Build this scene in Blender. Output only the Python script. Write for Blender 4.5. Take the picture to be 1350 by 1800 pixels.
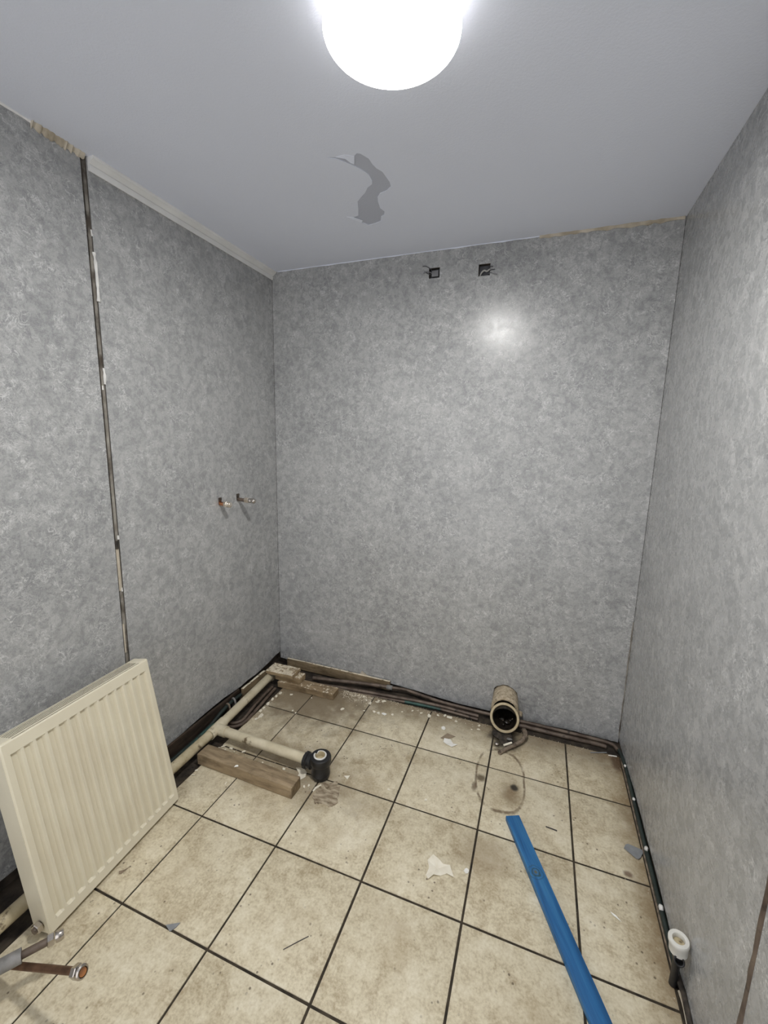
import bpy, bmesh, math, random
from mathutils import Vector, Matrix

for o in list(bpy.data.objects):
    bpy.data.objects.remove(o, do_unlink=True)
S = bpy.context.scene
COL = S.collection
R = math.radians

# ------------------------------------------------------------------ camera
YAW, PITCH, ROLL = -0.352861, -0.171194, -0.0212914
f = Vector((math.sin(YAW)*math.cos(PITCH), math.cos(YAW)*math.cos(PITCH), math.sin(PITCH)))
r0 = Vector((math.cos(YAW), -math.sin(YAW), 0))
d0 = f.cross(r0)
rt = math.cos(ROLL)*r0 + math.sin(ROLL)*d0
dn = -math.sin(ROLL)*r0 + math.cos(ROLL)*d0
cam_d = bpy.data.cameras.new('camera')
cam = bpy.data.objects.new('camera', cam_d)
COL.objects.link(cam)
cam.matrix_world = Matrix((( rt.x, -dn.x, -f.x, 1.1069),
                           ( rt.y, -dn.y, -f.y, -1.7308),
                           ( rt.z, -dn.z, -f.z, 1.4300),
                           (0, 0, 0, 1)))
cam_d.sensor_fit = 'VERTICAL'
cam_d.sensor_height = 24.0
cam_d.lens = 742.95/1800.0*24.0
cam_d.clip_start = 0.02
S.camera = cam

# ------------------------------------------------------------------ world, exposure
W = bpy.data.worlds.new('ambient_fill')  # even fill light added to brighten the room from its open end
S.world = W
W.use_nodes = True
W.node_tree.nodes['Background'].inputs[0].default_value = (0.98, 0.98, 1.0, 1)
W.node_tree.nodes['Background'].inputs[1].default_value = 0.45
LAMP_STRENGTH = 96.0      # glowing centre of the opal disc
LAMP_AT = (0.752, -0.780)
vs = S.view_settings
vs.view_transform = 'Standard'
vs.look = 'None'
vs.gamma = 1.0
vs.exposure = 1.75
vs.use_curve_mapping = False

# ------------------------------------------------------------------ materials
def new_mat(name, rough=0.6, metal=0.0, spec=0.5):
    m = bpy.data.materials.new(name)
    m.use_nodes = True
    nt = m.node_tree
    b = nt.nodes['Principled BSDF']
    b.inputs['Roughness'].default_value = rough
    b.inputs['Metallic'].default_value = metal
    b.inputs['Specular IOR Level'].default_value = spec
    return m, nt, b

class N:
    """tiny helper around a node tree"""
    def __init__(s, nt): s.nt = nt; s.L = nt.links
    def n(s, t, **k):
        nd = s.nt.nodes.new(t)
        for a, v in k.items(): setattr(nd, a, v)
        return nd
    def put(s, sock, v):
        if isinstance(v, bpy.types.NodeSocket): s.L.new(v, sock)
        else: sock.default_value = v
    def math(s, op, a, b=None, c=None, clamp=False):
        nd = s.n('ShaderNodeMath', operation=op, use_clamp=clamp)
        for i, v in enumerate((a, b, c)):
            if v is not None: s.put(nd.inputs[i], v)
        return nd.outputs[0]
    def pos(s): return s.n('ShaderNodeNewGeometry').outputs['Position']
    def sep(s, v):
        nd = s.n('ShaderNodeSeparateXYZ'); s.L.new(v, nd.inputs[0]); return nd.outputs
    def noise(s, vec, scale, detail=3, rough=0.55, dist=0.0):
        nd = s.n('ShaderNodeTexNoise')
        s.L.new(vec, nd.inputs['Vector'])
        nd.inputs['Scale'].default_value = scale
        nd.inputs['Detail'].default_value = detail
        nd.inputs['Roughness'].default_value = rough
        nd.inputs['Distortion'].default_value = dist
        return nd.outputs['Fac']
    def ramp(s, fac, stops):
        nd = s.n('ShaderNodeValToRGB')
        s.put(nd.inputs[0], fac)
        e = nd.color_ramp.elements
        while len(e) < len(stops): e.new(0.5)
        for el, (p, c) in zip(e, stops):
            el.position = p
            el.color = (*c, 1) if not isinstance(c, (int, float)) else (c, c, c, 1)
        return nd.outputs[0]
    def step(s, v, a, b):
        nd = s.n('ShaderNodeMapRange', interpolation_type='SMOOTHSTEP')
        s.put(nd.inputs[0], v); nd.inputs[1].default_value = a; nd.inputs[2].default_value = b
        return nd.outputs[0]
    def mix(s, fac, a, b, mode='MIX'):
        nd = s.n('ShaderNodeMix', data_type='RGBA', blend_type=mode)
        s.put(nd.inputs[0], fac)
        for i, v in ((6, a), (7, b)):
            if isinstance(v, tuple): v = (*v, 1)
            s.put(nd.inputs[i], v)
        return nd.outputs[2]
    def bump(s, h, strength, dist, bsdf):
        nd = s.n('ShaderNodeBump')
        nd.inputs['Strength'].default_value = strength
        nd.inputs['Distance'].default_value = dist
        s.L.new(h, nd.inputs['Height'])
        s.L.new(nd.outputs[0], bsdf.inputs['Normal'])

def mottled(name, c1, c2, scale=20, rough=0.6, metal=0.0, bump=0.0, spec=0.5, detail=4, lo=0.35, hi=0.65, dirt=None, stretch=None):
    m, nt, b = new_mat(name, rough, metal, spec)
    k = N(nt)
    p = k.pos()
    if stretch:
        mp = k.n('ShaderNodeMapping'); mp.inputs['Scale'].default_value = stretch
        nt.links.new(p, mp.inputs[0]); p = mp.outputs[0]
    nf = k.noise(p, scale, detail)
    c = k.ramp(nf, [(lo, c1), (hi, c2)])
    if dirt:
        dcol, dscale, a, bb = dirt
        c = k.mix(k.step(k.noise(p, dscale, 5, 0.6), a, bb), c, dcol)
    nt.links.new(c, b.inputs['Base Color'])
    if bump: k.bump(nf, 1.0, bump, b)
    return m

# --- printed wall board: grey plaster pattern, semi gloss
def wall_material():
    m, nt, b = new_mat('grey_plaster_effect_board', 0.32, 0, 0.5)
    k = N(nt); p = k.pos()
    big = k.noise(p, 4.0, 3, 0.5)
    med = k.noise(p, 30, 5, 0.66, 0.5)
    fine = k.noise(p, 95, 4, 0.7, 0.6)
    grain = k.noise(p, 330, 2, 0.6)
    # pale curled flecks: thin bands of a distorted noise, gated by another
    def flecks(sc, dist, lvl, w, gsc, g0, g1):
        band = k.math('ABSOLUTE', k.math('SUBTRACT', k.noise(p, sc, 2, 0.5, dist), lvl))
        return k.math('MULTIPLY', k.math('SUBTRACT', 1.0, k.step(band, 0.0, w)), k.step(k.noise(p, gsc, 2), g0, g1))
    f1 = flecks(34, 1.5, 0.53, 0.040, 17, 0.46, 0.60)
    f2 = flecks(58, 1.2, 0.50, 0.050, 13, 0.48, 0.60)
    dk = flecks(46, 1.4, 0.45, 0.045, 15, 0.50, 0.64)
    t = k.math('ADD', k.math('MULTIPLY', med, 0.34), k.math('ADD', k.math('MULTIPLY', big, 0.14), k.math('ADD', k.math('MULTIPLY', fine, 0.30), k.math('MULTIPLY', grain, 0.22))))
    c = k.ramp(t, [(0.38, (0.240, 0.245, 0.250)), (0.50, (0.372, 0.376, 0.377)), (0.625, (0.520, 0.520, 0.516))])
    c = k.mix(k.math('MULTIPLY', f1, 0.62), c, (0.74, 0.74, 0.735))
    c = k.mix(k.math('MULTIPLY', f2, 0.40), c, (0.70, 0.70, 0.695))
    c = k.mix(k.math('MULTIPLY', dk, 0.30), c, (0.19, 0.194, 0.198))
    nt.links.new(c, b.inputs['Base Color'])
    h = k.math('ADD', k.math('MULTIPLY', med, 0.6), k.math('MULTIPLY', fine, 0.5))
    k.bump(h, 0.35, 0.0008, b)
    nt.links.new(k.math('ADD', k.math('MULTIPLY', k.step(med, 0.3, 0.7), 0.10), 0.225), b.inputs['Roughness'])
    return m

# --- beige stone effect floor tile, with dirt where the toilet stood and along the edges
def tile_material():
    m, nt, b = new_mat('beige_stone_tile', 0.5, 0, 0.4)
    k = N(nt); p = k.pos(); X, Y, Z = k.sep(p)
    rnd = k.n('ShaderNodeObjectInfo').outputs['Random']
    n1 = k.noise(p, 7, 5, 0.6, 0.5)
    n2 = k.noise(p, 34, 5, 0.65, 0.4)
    n3 = k.noise(p, 130, 3, 0.6)
    t = k.math('ADD', k.math('MULTIPLY', n1, 0.36), k.math('ADD', k.math('MULTIPLY', n2, 0.36), k.math('MULTIPLY', n3, 0.28)))
    t = k.math('ADD', t, k.math('MULTIPLY', k.math('SUBTRACT', rnd, 0.5), 0.05))
    c = k.ramp(t, [(0.375, (0.43, 0.350, 0.225)), (0.5, (0.670, 0.595, 0.430)), (0.62, (0.80, 0.735, 0.575))])
    def blob(cx, cy, rx, ry, soft=0.6, wob=0.5, sc=14):
        dx = k.math('DIVIDE', k.math('SUBTRACT', X, cx), rx)
        dy = k.math('DIVIDE', k.math('SUBTRACT', Y, cy), ry)
        d = k.math('SQRT', k.math('ADD', k.math('MULTIPLY', dx, dx), k.math('MULTIPLY', dy, dy)))
        d = k.math('ADD', d, k.math('MULTIPLY', k.math('SUBTRACT', k.noise(p, sc, 4), 0.5), wob*2))
        return k.math('SUBTRACT', 1.0, k.step(d, 1-soft, 1.0+soft*0.4))
    brown = (0.17, 0.115, 0.062)
    # grime along the back edge and right edge
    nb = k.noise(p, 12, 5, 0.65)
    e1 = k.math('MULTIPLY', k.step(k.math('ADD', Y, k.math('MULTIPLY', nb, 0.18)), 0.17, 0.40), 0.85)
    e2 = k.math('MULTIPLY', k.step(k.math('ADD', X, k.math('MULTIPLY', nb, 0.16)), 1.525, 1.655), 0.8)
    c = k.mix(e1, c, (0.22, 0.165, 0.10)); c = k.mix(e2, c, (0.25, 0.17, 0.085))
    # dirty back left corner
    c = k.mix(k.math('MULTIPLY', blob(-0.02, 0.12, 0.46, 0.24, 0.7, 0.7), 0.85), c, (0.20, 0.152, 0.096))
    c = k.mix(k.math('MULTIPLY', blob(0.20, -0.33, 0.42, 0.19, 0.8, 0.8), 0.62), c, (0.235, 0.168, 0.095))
    # general light soiling
    c = k.mix(k.math('MULTIPLY', k.step(k.noise(p, 4.6, 5, 0.65), 0.52, 0.72), 0.34), c, (0.36, 0.265, 0.145))
    c = k.mix(k.math('MULTIPLY', blob(1.02, -0.42, 0.11, 0.09, 0.8, 0.6), 0.5), c, (0.27, 0.19, 0.105))
    # specks
    v = k.n('ShaderNodeTexVoronoi'); nt.links.new(p, v.inputs['Vector']); v.inputs['Scale'].default_value = 48
    sp = k.math('MULTIPLY', k.math('SUBTRACT', 1.0, k.step(v.outputs['Distance'], 0.10, 0.21)), k.step(k.noise(p, 6.5, 3), 0.53, 0.62))
    c = k.mix(k.math('MULTIPLY', sp, 0.75), c, (0.085, 0.055, 0.03))
    # oval ring left by the toilet foot
    dx = k.math('DIVIDE', k.math('ABSOLUTE', k.math('SUBTRACT', X, k.math('ADD', 1.043, k.math('MULTIPLY', Y, -0.05)))), 0.100)
    dy = k.math('DIVIDE', k.math('ABSOLUTE', k.math('SUBTRACT', Y, -0.048)), 0.172)
    d = k.math('POWER', k.math('ADD', k.math('POWER', dx, 2.6), k.math('POWER', dy, 2.6)), 1/2.6)
    d = k.math('ADD', d, k.math('MULTIPLY', k.math('SUBTRACT', k.noise(p, 18, 3), 0.5), 0.10))
    ring = k.math('SUBTRACT', 1.0, k.step(k.math('ABSOLUTE', k.math('SUBTRACT', d, 1.0)), 0.015, 0.065))
    ring = k.math('MULTIPLY', ring, k.step(k.noise(p, 16, 4, 0.6), 0.34, 0.58))
    inside = k.math('SUBTRACT', 1.0, k.step(d, 0.85, 1.0))
    c = k.mix(k.math('MULTIPLY', inside, 0.22), c, (0.52, 0.43, 0.29))
    c = k.mix(k.math('MULTIPLY', ring, 0.85), c, (0.150, 0.098, 0.055))
    c = k.mix(k.math('MULTIPLY', blob(1.095, -0.115, 0.045, 0.07, 0.9, 0.7, 25), 0.75), c, (0.20, 0.13, 0.06))
    c = k.mix(k.math('MULTIPLY', blob(1.107, -0.078, 0.018, 0.02, 0.5, 0.3, 40), 0.95), c, (0.03, 0.024, 0.018))
    c = k.mix(k.math('MULTIPLY', blob(0.968, -0.075, 0.024, 0.022, 0.6, 0.4, 40), 0.85), c, (0.10, 0.068, 0.035))
    c = k.mix(k.math('MULTIPLY', blob(0.948, -0.13, 0.012, 0.03, 0.6, 0.4, 40), 0.75), c, (0.13, 0.085, 0.05))
    # black crud in front of the soil pipe
    c = k.mix(k.math('MULTIPLY', blob(1.045, 0.215, 0.082, 0.095, 0.5, 0.5, 18), 0.9), c, (0.035, 0.028, 0.022))
    c = k.mix(k.math('MULTIPLY', blob(1.535, 0.24, 0.03, 0.06, 0.6, 0.6, 25), 0.8), c, (0.10, 0.055, 0.03))
    c = k.mix(k.math('MULTIPLY', blob(1.49, -0.31, 0.016, 0.014, 0.6, 0.5, 40), 0.8), c, (0.13, 0.07, 0.04))
    nt.links.new(c, b.inputs['Base Color'])
    k.bump(k.math('ADD', k.math('MULTIPLY', n2, 0.7), k.math('MULTIPLY', n3, 0.3)), 0.6, 0.0016, b)
    nt.links.new(k.math('ADD', k.math('MULTIPLY', n2, 0.3), 0.33), b.inputs['Roughness'])
    return m

def ceiling_material(name, col):
    m, nt, b = new_mat(name, 0.75, 0, 0.3)
    k = N(nt); p = k.pos()
    n = k.noise(p, 170, 3, 0.6)
    c = k.mix(k.math('MULTIPLY', k.noise(p, 5, 3), 0.10), col, tuple(x*0.7 for x in col))
    nt.links.new(c, b.inputs['Base Color'])
    k.bump(n, 0.5, 0.0012, b)
    return m

def wood_material(name, c1, c2, stretch, plaster=0.0, rough=0.75, knots=False):
    m, nt, b = new_mat(name, rough, 0, 0.3)
    k = N(nt); p = k.pos()
    mp = k.n('ShaderNodeMapping'); mp.inputs['Scale'].default_value = stretch
    nt.links.new(p, mp.inputs[0])
    g = k.noise(mp.outputs[0], 12, 5, 0.65, 0.6)
    c = k.ramp(g, [(0.33, c1), (0.66, c2)])
    c = k.mix(k.math('MULTIPLY', k.step(k.noise(p, 17, 4), 0.5, 0.7), 0.45), c, tuple(x*0.5 for x in c1))
    if plaster:
        nz = k.n('ShaderNodeNewGeometry').outputs['Normal']
        up = k.step(k.sep(nz)[2], 0.5, 0.9)
        fl = k.math('MULTIPLY', up, k.step(k.math('ADD', k.math('MULTIPLY', k.noise(p, 70, 5, 0.7), 0.6), k.math('MULTIPLY', k.noise(p, 20, 3, 0.6), 0.4)), 0.60-plaster*0.20, 0.66-plaster*0.20))
        c = k.mix(fl, c, (0.78, 0.70, 0.55))
    nt.links.new(c, b.inputs['Base Color'])
    k.bump(g, 0.7, 0.0015, b)
    return m

def blue_material():
    m, nt, b = new_mat('blue_stained_timber', 0.5, 0, 0.4)
    k = N(nt); p = k.pos()
    mp = k.n('ShaderNodeMapping'); mp.vector_type = 'TEXTURE'
    mp.inputs['Rotation'].default_value = (0, 0, R(-65))
    nt.links.new(p, mp.inputs[0])
    q = k.n('ShaderNodeMapping'); q.inputs['Scale'].default_value = (0.12, 1.6, 1)
    nt.links.new(mp.outputs[0], q.inputs[0])
    g = k.noise(q.outputs[0], 30, 5, 0.6, 0.5)
    c = k.ramp(g, [(0.30, (0.012, 0.075, 0.20)), (0.52, (0.022, 0.135, 0.34)), (0.72, (0.05, 0.21, 0.43))])
    X, Y, Z = k.sep(p)
    dx = k.math('SUBTRACT', X, 1.196); dy = k.math('SUBTRACT', Y, -0.437)
    d = k.math('SQRT', k.math('ADD', k.math('MULTIPLY', dx, dx), k.math('MULTIPLY', dy, dy)))
    d = k.math('ADD', d, k.math('MULTIPLY', k.math('SUBTRACT', k.noise(p, 40, 3), 0.5), 0.02))
    w = k.math('SINE', k.math('MULTIPLY', d, 620))
    kn = k.math('MULTIPLY', k.math('SUBTRACT', 1.0, k.step(d, 0.012, 0.034)), k.step(w, -0.3, 0.8))
    c = k.mix(k.math('MULTIPLY', kn, 0.8), c, (0.03, 0.07, 0.075))
    c = k.mix(k.math('MULTIPLY', k.math('SUBTRACT', 1.0, k.step(d, 0.004, 0.010)), 0.7), c, (0.13, 0.13, 0.08))
    # stain worn off
    c = k.mix(k.math('MULTIPLY', k.step(k.noise(q.outputs[0], 22, 5, 0.7), 0.60, 0.74), 0.5), c, (0.10, 0.25, 0.36))
    nt.links.new(c, b.inputs['Base Color'])
    k.bump(g, 0.5, 0.0010, b)
    return m

def lamp_material(core, rim):
    m = bpy.data.materials.new('lit_opal_diffuser'); m.use_nodes = True
    nt = m.node_tree; nt.nodes.clear(); k = N(nt)
    o = nt.nodes.new('ShaderNodeOutputMaterial'); e = nt.nodes.new('ShaderNodeEmission')
    e.inputs[0].default_value = (1.0, 0.985, 0.955, 1)
    X, Y, Z = k.sep(k.pos())
    dx = k.math('SUBTRACT', X, LAMP_AT[0]); dy = k.math('SUBTRACT', Y, LAMP_AT[1])
    d = k.math('SQRT', k.math('ADD', k.math('MULTIPLY', dx, dx), k.math('MULTIPLY', dy, dy)))
    g = k.math('SUBTRACT', 1.0, k.step(d, 0.035, 0.105))
    k.put(e.inputs[1], k.math('ADD', k.math('MULTIPLY', g, core-rim), rim))
    nt.links.new(e.outputs[0], o.inputs[0])
    return m

M = {}
M['wall'] = wall_material()
M['tile'] = tile_material()
M['ceil'] = ceiling_material('pale_ceiling_paint', (0.83, 0.87, 0.98))
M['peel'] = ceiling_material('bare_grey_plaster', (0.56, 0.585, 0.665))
M['backing'] = mottled('dark_masonry', (0.035, 0.028, 0.022), (0.10, 0.08, 0.062), 25, 0.9, bump=0.003)
M['edge'] = mottled('board_core', (0.13, 0.12, 0.11), (0.22, 0.20, 0.18), 40, 0.8)
M['grout'] = mottled('dark_grout', (0.020, 0.015, 0.009), (0.062, 0.047, 0.030), 30, 0.9, bump=0.001)
M['screed'] = mottled('dirty_screed', (0.022, 0.017, 0.013), (0.075, 0.058, 0.042), 22, 0.95, bump=0.006)
M['cove'] = mottled('white_cove_plastic', (0.80, 0.80, 0.79), (0.88, 0.88, 0.87), 9, 0.45)
M['lath'] = mottled('old_yellowed_filler', (0.42, 0.36, 0.27), (0.66, 0.60, 0.50), 18, 0.85, bump=0.002)
M['strip'] = mottled('grey_joint_strip', (0.17, 0.15, 0.125), (0.36, 0.34, 0.30), 14, 0.6, dirt=((0.06, 0.045, 0.032), 9, 0.5, 0.68))
M['strip_pale'] = mottled('pale_filler', (0.50, 0.49, 0.48), (0.62, 0.61, 0.60), 30, 0.7)
M['silicone'] = mottled('white_sealant', (0.66, 0.65, 0.62), (0.82, 0.81, 0.78), 30, 0.4)
M['enamel'] = mottled('cream_radiator_enamel', (0.73, 0.67, 0.52), (0.78, 0.725, 0.57), 6, 0.42, dirt=((0.30, 0.24, 0.15), 20, 0.70, 0.82))
M['cavity'] = mottled('shaded_dirty_sheet_steel', (0.10, 0.080, 0.050), (0.17, 0.14, 0.095), 20, 0.6)  # grille gaps: shade painted into the colour, plus dirt on the slat sides
M['pvc'] = mottled('cream_waste_plastic', (0.58, 0.51, 0.355), (0.72, 0.65, 0.485), 15, 0.45, dirt=((0.17, 0.125, 0.07), 26, 0.60, 0.74))
M['pvc_dirty'] = mottled('dirty_cream_waste_plastic', (0.46, 0.385, 0.235), (0.62, 0.54, 0.37), 22, 0.5, dirt=((0.14, 0.10, 0.055), 34, 0.55, 0.70))
M['black'] = mottled('black_plastic', (0.010, 0.010, 0.011), (0.020, 0.020, 0.021), 30, 0.38)
M['white_pl'] = mottled('white_plastic', (0.66, 0.65, 0.60), (0.78, 0.77, 0.72), 20, 0.4)
M['brown_pipe'] = mottled('tarnished_copper', (0.085, 0.060, 0.045), (0.190, 0.145, 0.112), 18, 0.5, 0.2, dirt=((0.030, 0.024, 0.019), 30, 0.56, 0.70))
M['copper'] = mottled('old_copper', (0.10, 0.055, 0.034), (0.21, 0.115, 0.07), 25, 0.45, 0.6)
M['copper_new'] = mottled('bright_copper', (0.55, 0.24, 0.12), (0.70, 0.34, 0.18), 30, 0.28, 1.0)
M['chrome'] = mottled('worn_chrome', (0.42, 0.38, 0.34), (0.62, 0.58, 0.54), 30, 0.25, 1.0)
M['brass'] = mottled('tinned_brass', (0.60, 0.52, 0.42), (0.80, 0.74, 0.66), 60, 0.3, 0.8)
M['green'] = mottled('green_cable_sheath', (0.018, 0.050, 0.042), (0.05, 0.12, 0.10), 20, 0.5, dirt=((0.03, 0.028, 0.022), 12, 0.50, 0.62))
M['darkgreen'] = mottled('dark_green_sleeve', (0.010, 0.017, 0.015), (0.026, 0.038, 0.033), 20, 0.5)
M['clay'] = mottled('weathered_clay', (0.38, 0.305, 0.205), (0.62, 0.53, 0.39), 60, 0.85, bump=0.003, dirt=((0.14, 0.10, 0.06), 90, 0.57, 0.68))
M['collar'] = mottled('yellowed_plastic_collar', (0.46, 0.37, 0.22), (0.58, 0.49, 0.33), 30, 0.5, dirt=((0.25, 0.18, 0.09), 30, 0.6, 0.75))
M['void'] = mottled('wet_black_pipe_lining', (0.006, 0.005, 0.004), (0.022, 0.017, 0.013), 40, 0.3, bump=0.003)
M['crud'] = mottled('black_mortar_crud', (0.016, 0.013, 0.011), (0.075, 0.060, 0.045), 45, 0.8, bump=0.004)
M['rust'] = mottled('rusted_pipe_clip', (0.10, 0.075, 0.055), (0.32, 0.255, 0.19), 45, 0.7, bump=0.002)
M['flake'] = mottled('cream_paint_flake', (0.80, 0.74, 0.60), (0.90, 0.85, 0.72), 30, 0.7)
M['flake_w'] = mottled('white_paint_flake', (0.86, 0.84, 0.78), (0.93, 0.92, 0.87), 30, 0.6)
M['flake_t'] = mottled('tan_card_scrap', (0.26, 0.20, 0.14), (0.34, 0.27, 0.19), 30, 0.8)
M['crumb'] = mottled('plaster_crumbs', (0.50, 0.43, 0.32), (0.86, 0.79, 0.65), 60, 0.9)
M['grey_chip'] = mottled('grey_board_scrap', (0.23, 0.24, 0.25), (0.30, 0.31, 0.32), 40, 0.5)
M['chip_edge'] = mottled('dark_board_scrap', (0.05, 0.045, 0.04), (0.09, 0.08, 0.07), 40, 0.6)
M['bed'] = mottled('bare_tile_bed', (0.20, 0.15, 0.095), (0.50, 0.425, 0.31), 26, 0.9, bump=0.004, stretch=(1, 3, 1), dirt=((0.12, 0.085, 0.05), 40, 0.55, 0.7))
M['wood_a'] = wood_material('grubby_brown_timber', (0.19, 0.138, 0.083), (0.41, 0.315, 0.198), (0.5, 3, 3))
M['wood_b'] = wood_material('plaster_spattered_timber', (0.20, 0.142, 0.082), (0.42, 0.315, 0.19), (0.5, 3, 3), plaster=0.35)
M['wood_c'] = wood_material('plaster_crusted_timber', (0.24, 0.17, 0.095), (0.43, 0.33, 0.20), (0.5, 3, 3), plaster=0.75)
M['wood_d'] = wood_material('dusty_softwood_batten', (0.16, 0.115, 0.066), (0.34, 0.26, 0.16), (0.5, 3, 3), plaster=0.9)
M['wood_y'] = wood_material('dusty_softwood_batten_side', (0.16, 0.115, 0.066), (0.36, 0.275, 0.165), (3, 0.5, 3), plaster=0.9)
M['wood_dark'] = wood_material('rotten_dark_batten', (0.020, 0.014, 0.010), (0.075, 0.052, 0.036), (3, 0.5, 3))
M['blue'] = blue_material()
M['cable'] = mottled('grey_cable', (0.17, 0.17, 0.18), (0.26, 0.26, 0.27), 40, 0.5)
M['cable_l'] = mottled('pale_cable', (0.40, 0.39, 0.36), (0.50, 0.49, 0.46), 40, 0.5)
M['cable_d'] = mottled('dark_cable', (0.05, 0.05, 0.055), (0.09, 0.09, 0.10), 40, 0.5)
M['lit'] = lamp_material(LAMP_STRENGTH, 7.0)
M['lit_side'] = lamp_material(0.7, 0.7)
M['lampbase'] = mottled('white_lamp_base', (0.75, 0.75, 0.74), (0.8, 0.8, 0.79), 10, 0.4)
M['grey_sleeve'] = mottled('grey_pipe_sleeve', (0.17, 0.165, 0.155), (0.27, 0.26, 0.25), 40, 0.6, bump=0.001)

# ------------------------------------------------------------------ object helpers
def props(o, label=None, cat=None, group=None, kind=None):
    if label: o['label'] = label
    if cat: o['category'] = cat
    if group: o['group'] = group
    if kind: o['kind'] = kind
    return o

def wloc(o):
    v = Vector((0, 0, 0))
    while o: v += o.location; o = o.parent
    return v

def empty(name, loc, label=None, cat=None, group=None, parent=None):
    o = bpy.data.objects.new(name, None)
    COL.objects.link(o)
    o.empty_display_size = 0.05
    if parent:
        o.parent = parent; o.location = Vector(loc) - wloc(parent)
    else: o.location = loc
    return props(o, label, cat, group)

def finish(name, bm, mat, parent=None, smooth=None):
    """bm is in world space; origin goes to the bottom centre"""
    bmesh.ops.recalc_face_normals(bm, faces=bm.faces)
    xs = [v.co.x for v in bm.verts]; ys = [v.co.y for v in bm.verts]; zs = [v.co.z for v in bm.verts]
    O = Vector(((min(xs)+max(xs))/2, (min(ys)+max(ys))/2, min(zs)))
    bmesh.ops.translate(bm, verts=bm.verts, vec=-O)
    me = bpy.data.meshes.new(name)
    bm.to_mesh(me); bm.free()
    for mm in (mat if isinstance(mat, (list, tuple)) else [mat]): me.materials.append(M[mm])
    if smooth is not None:
        for pl in me.polygons: pl.use_smooth = True
        me.set_sharp_from_angle(angle=R(smooth))
    o = bpy.data.objects.new(name, me)
    COL.objects.link(o)
    if parent: o.parent = parent; o.location = O - wloc(parent)
    else: o.location = O
    return o

def bm_box(bm, c0, c1, mtx=None):
    vs_ = [bm.verts.new((x, y, z)) for z in (c0[2], c1[2]) for y in (c0[1], c1[1]) for x in (c0[0], c1[0])]
    F = [(0, 2, 3, 1), (4, 5, 7, 6), (0, 1, 5, 4), (2, 6, 7, 3), (0, 4, 6, 2), (1, 3, 7, 5)]
    fs = [bm.faces.new([vs_[i] for i in q]) for q in F]
    if mtx is not None:
        for v in vs_: v.co = mtx @ v.co
    return vs_, fs

def bevel(bm, w, seg=1):
    bmesh.ops.bevel(bm, geom=list(bm.edges), offset=w, segments=seg, affect='EDGES', profile=0.7, clamp_overlap=True)

def box(name, c0, c1, mat, parent=None, bev=0.0, mtx=None, smooth=None, jit=0.0, seed=1):
    bm = bmesh.new(); bm_box(bm, c0, c1, mtx)
    if bev: bevel(bm, bev, 2)
    if jit:
        rr = random.Random(seed)
        for v in bm.verts: v.co += Vector((rr.uniform(-1, 1), rr.uniform(-1, 1), rr.uniform(-1, 1)))*jit
    return finish(name, bm, mat, parent, smooth)

def lerp_table(tab, x):
    for (x0, y0), (x1, y1) in zip(tab, tab[1:]):
        if x <= x1: return y0+(y1-y0)*max(0, min(1, (x-x0)/(x1-x0)))
    return tab[-1][1]

def frames(pts):
    T = []
    for i in range(len(pts)):
        a = pts[max(i-1, 0)]; b = pts[min(i+1, len(pts)-1)]
        T.append((b-a).normalized())
    u = T[0].orthogonal().normalized(); out = []
    for t in T:
        u = (u - t*u.dot(t)).normalized()
        out.append((t, u, t.cross(u)))
    return out

def spline(pts, n=6):
    P = [Vector(p) for p in pts]
    if len(P) < 3: return P
    out = []
    for i in range(len(P)-1):
        p0 = P[max(i-1, 0)]; p1 = P[i]; p2 = P[i+1]; p3 = P[min(i+2, len(P)-1)]
        for j in range(n):
            t = j/n
            out.append(0.5*((2*p1) + (p2-p0)*t + (2*p0-5*p1+4*p2-p3)*t*t + (3*p1-p0-3*p2+p3)*t**3))
    out.append(P[-1])
    return out

def bm_tube(bm, pts, r, seg=12, caps=True):
    pts = [Vector(p) for p in pts]
    rad = r if isinstance(r, (list, tuple)) else [r]*len(pts)
    rings = []
    for p, (t, u, v), q in zip(pts, frames(pts), rad):
        rings.append([bm.verts.new(p + (u*math.cos(a)+v*math.sin(a))*q) for a in [2*math.pi*i/seg for i in range(seg)]])
    for A, B in zip(rings, rings[1:]):
        for i in range(seg): bm.faces.new((A[i], A[(i+1) % seg], B[(i+1) % seg], B[i]))
    if caps:
        bm.faces.new(rings[0][::-1]); bm.faces.new(rings[-1])
    return rings

def tube(name, pts, r, mat, parent=None, seg=12, smooth_n=0, sharp=40):
    if smooth_n:
        n0 = len(pts); pts = spline(pts, smooth_n)
        if isinstance(r, (list, tuple)): r = [lerp_table(list(enumerate(r)), i*(n0-1)/(len(pts)-1)) for i in range(len(pts))]
    bm = bmesh.new(); bm_tube(bm, pts, r, seg)
    return finish(name, bm, mat, parent, sharp)

def bm_lathe(bm, prof, origin, axis, seg=28, closed=False):
    """prof: list of (radius, distance along axis)"""
    O = Vector(origin); A = Vector(axis).normalized()
    u = A.orthogonal().normalized(); v = A.cross(u)
    rings = []
    for (q, h) in prof:
        if q < 1e-6: rings.append([bm.verts.new(O+A*h)])
        else: rings.append([bm.verts.new(O+A*h+(u*math.cos(a)+v*math.sin(a))*q) for a in [2*math.pi*i/seg for i in range(seg)]])
    pairs = list(zip(rings, rings[1:]))
    if closed: pairs.append((rings[-1], rings[0]))
    for Aa, B in pairs:
        for i in range(seg):
            j = (i+1) % seg
            if len(Aa) == 1 and len(B) == 1: continue
            if len(Aa) == 1: bm.faces.new((Aa[0], B[j], B[i]))
            elif len(B) == 1: bm.faces.new((Aa[i], Aa[j], B[0]))
            else: bm.faces.new((Aa[i], Aa[j], B[j], B[i]))
    return rings

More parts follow.
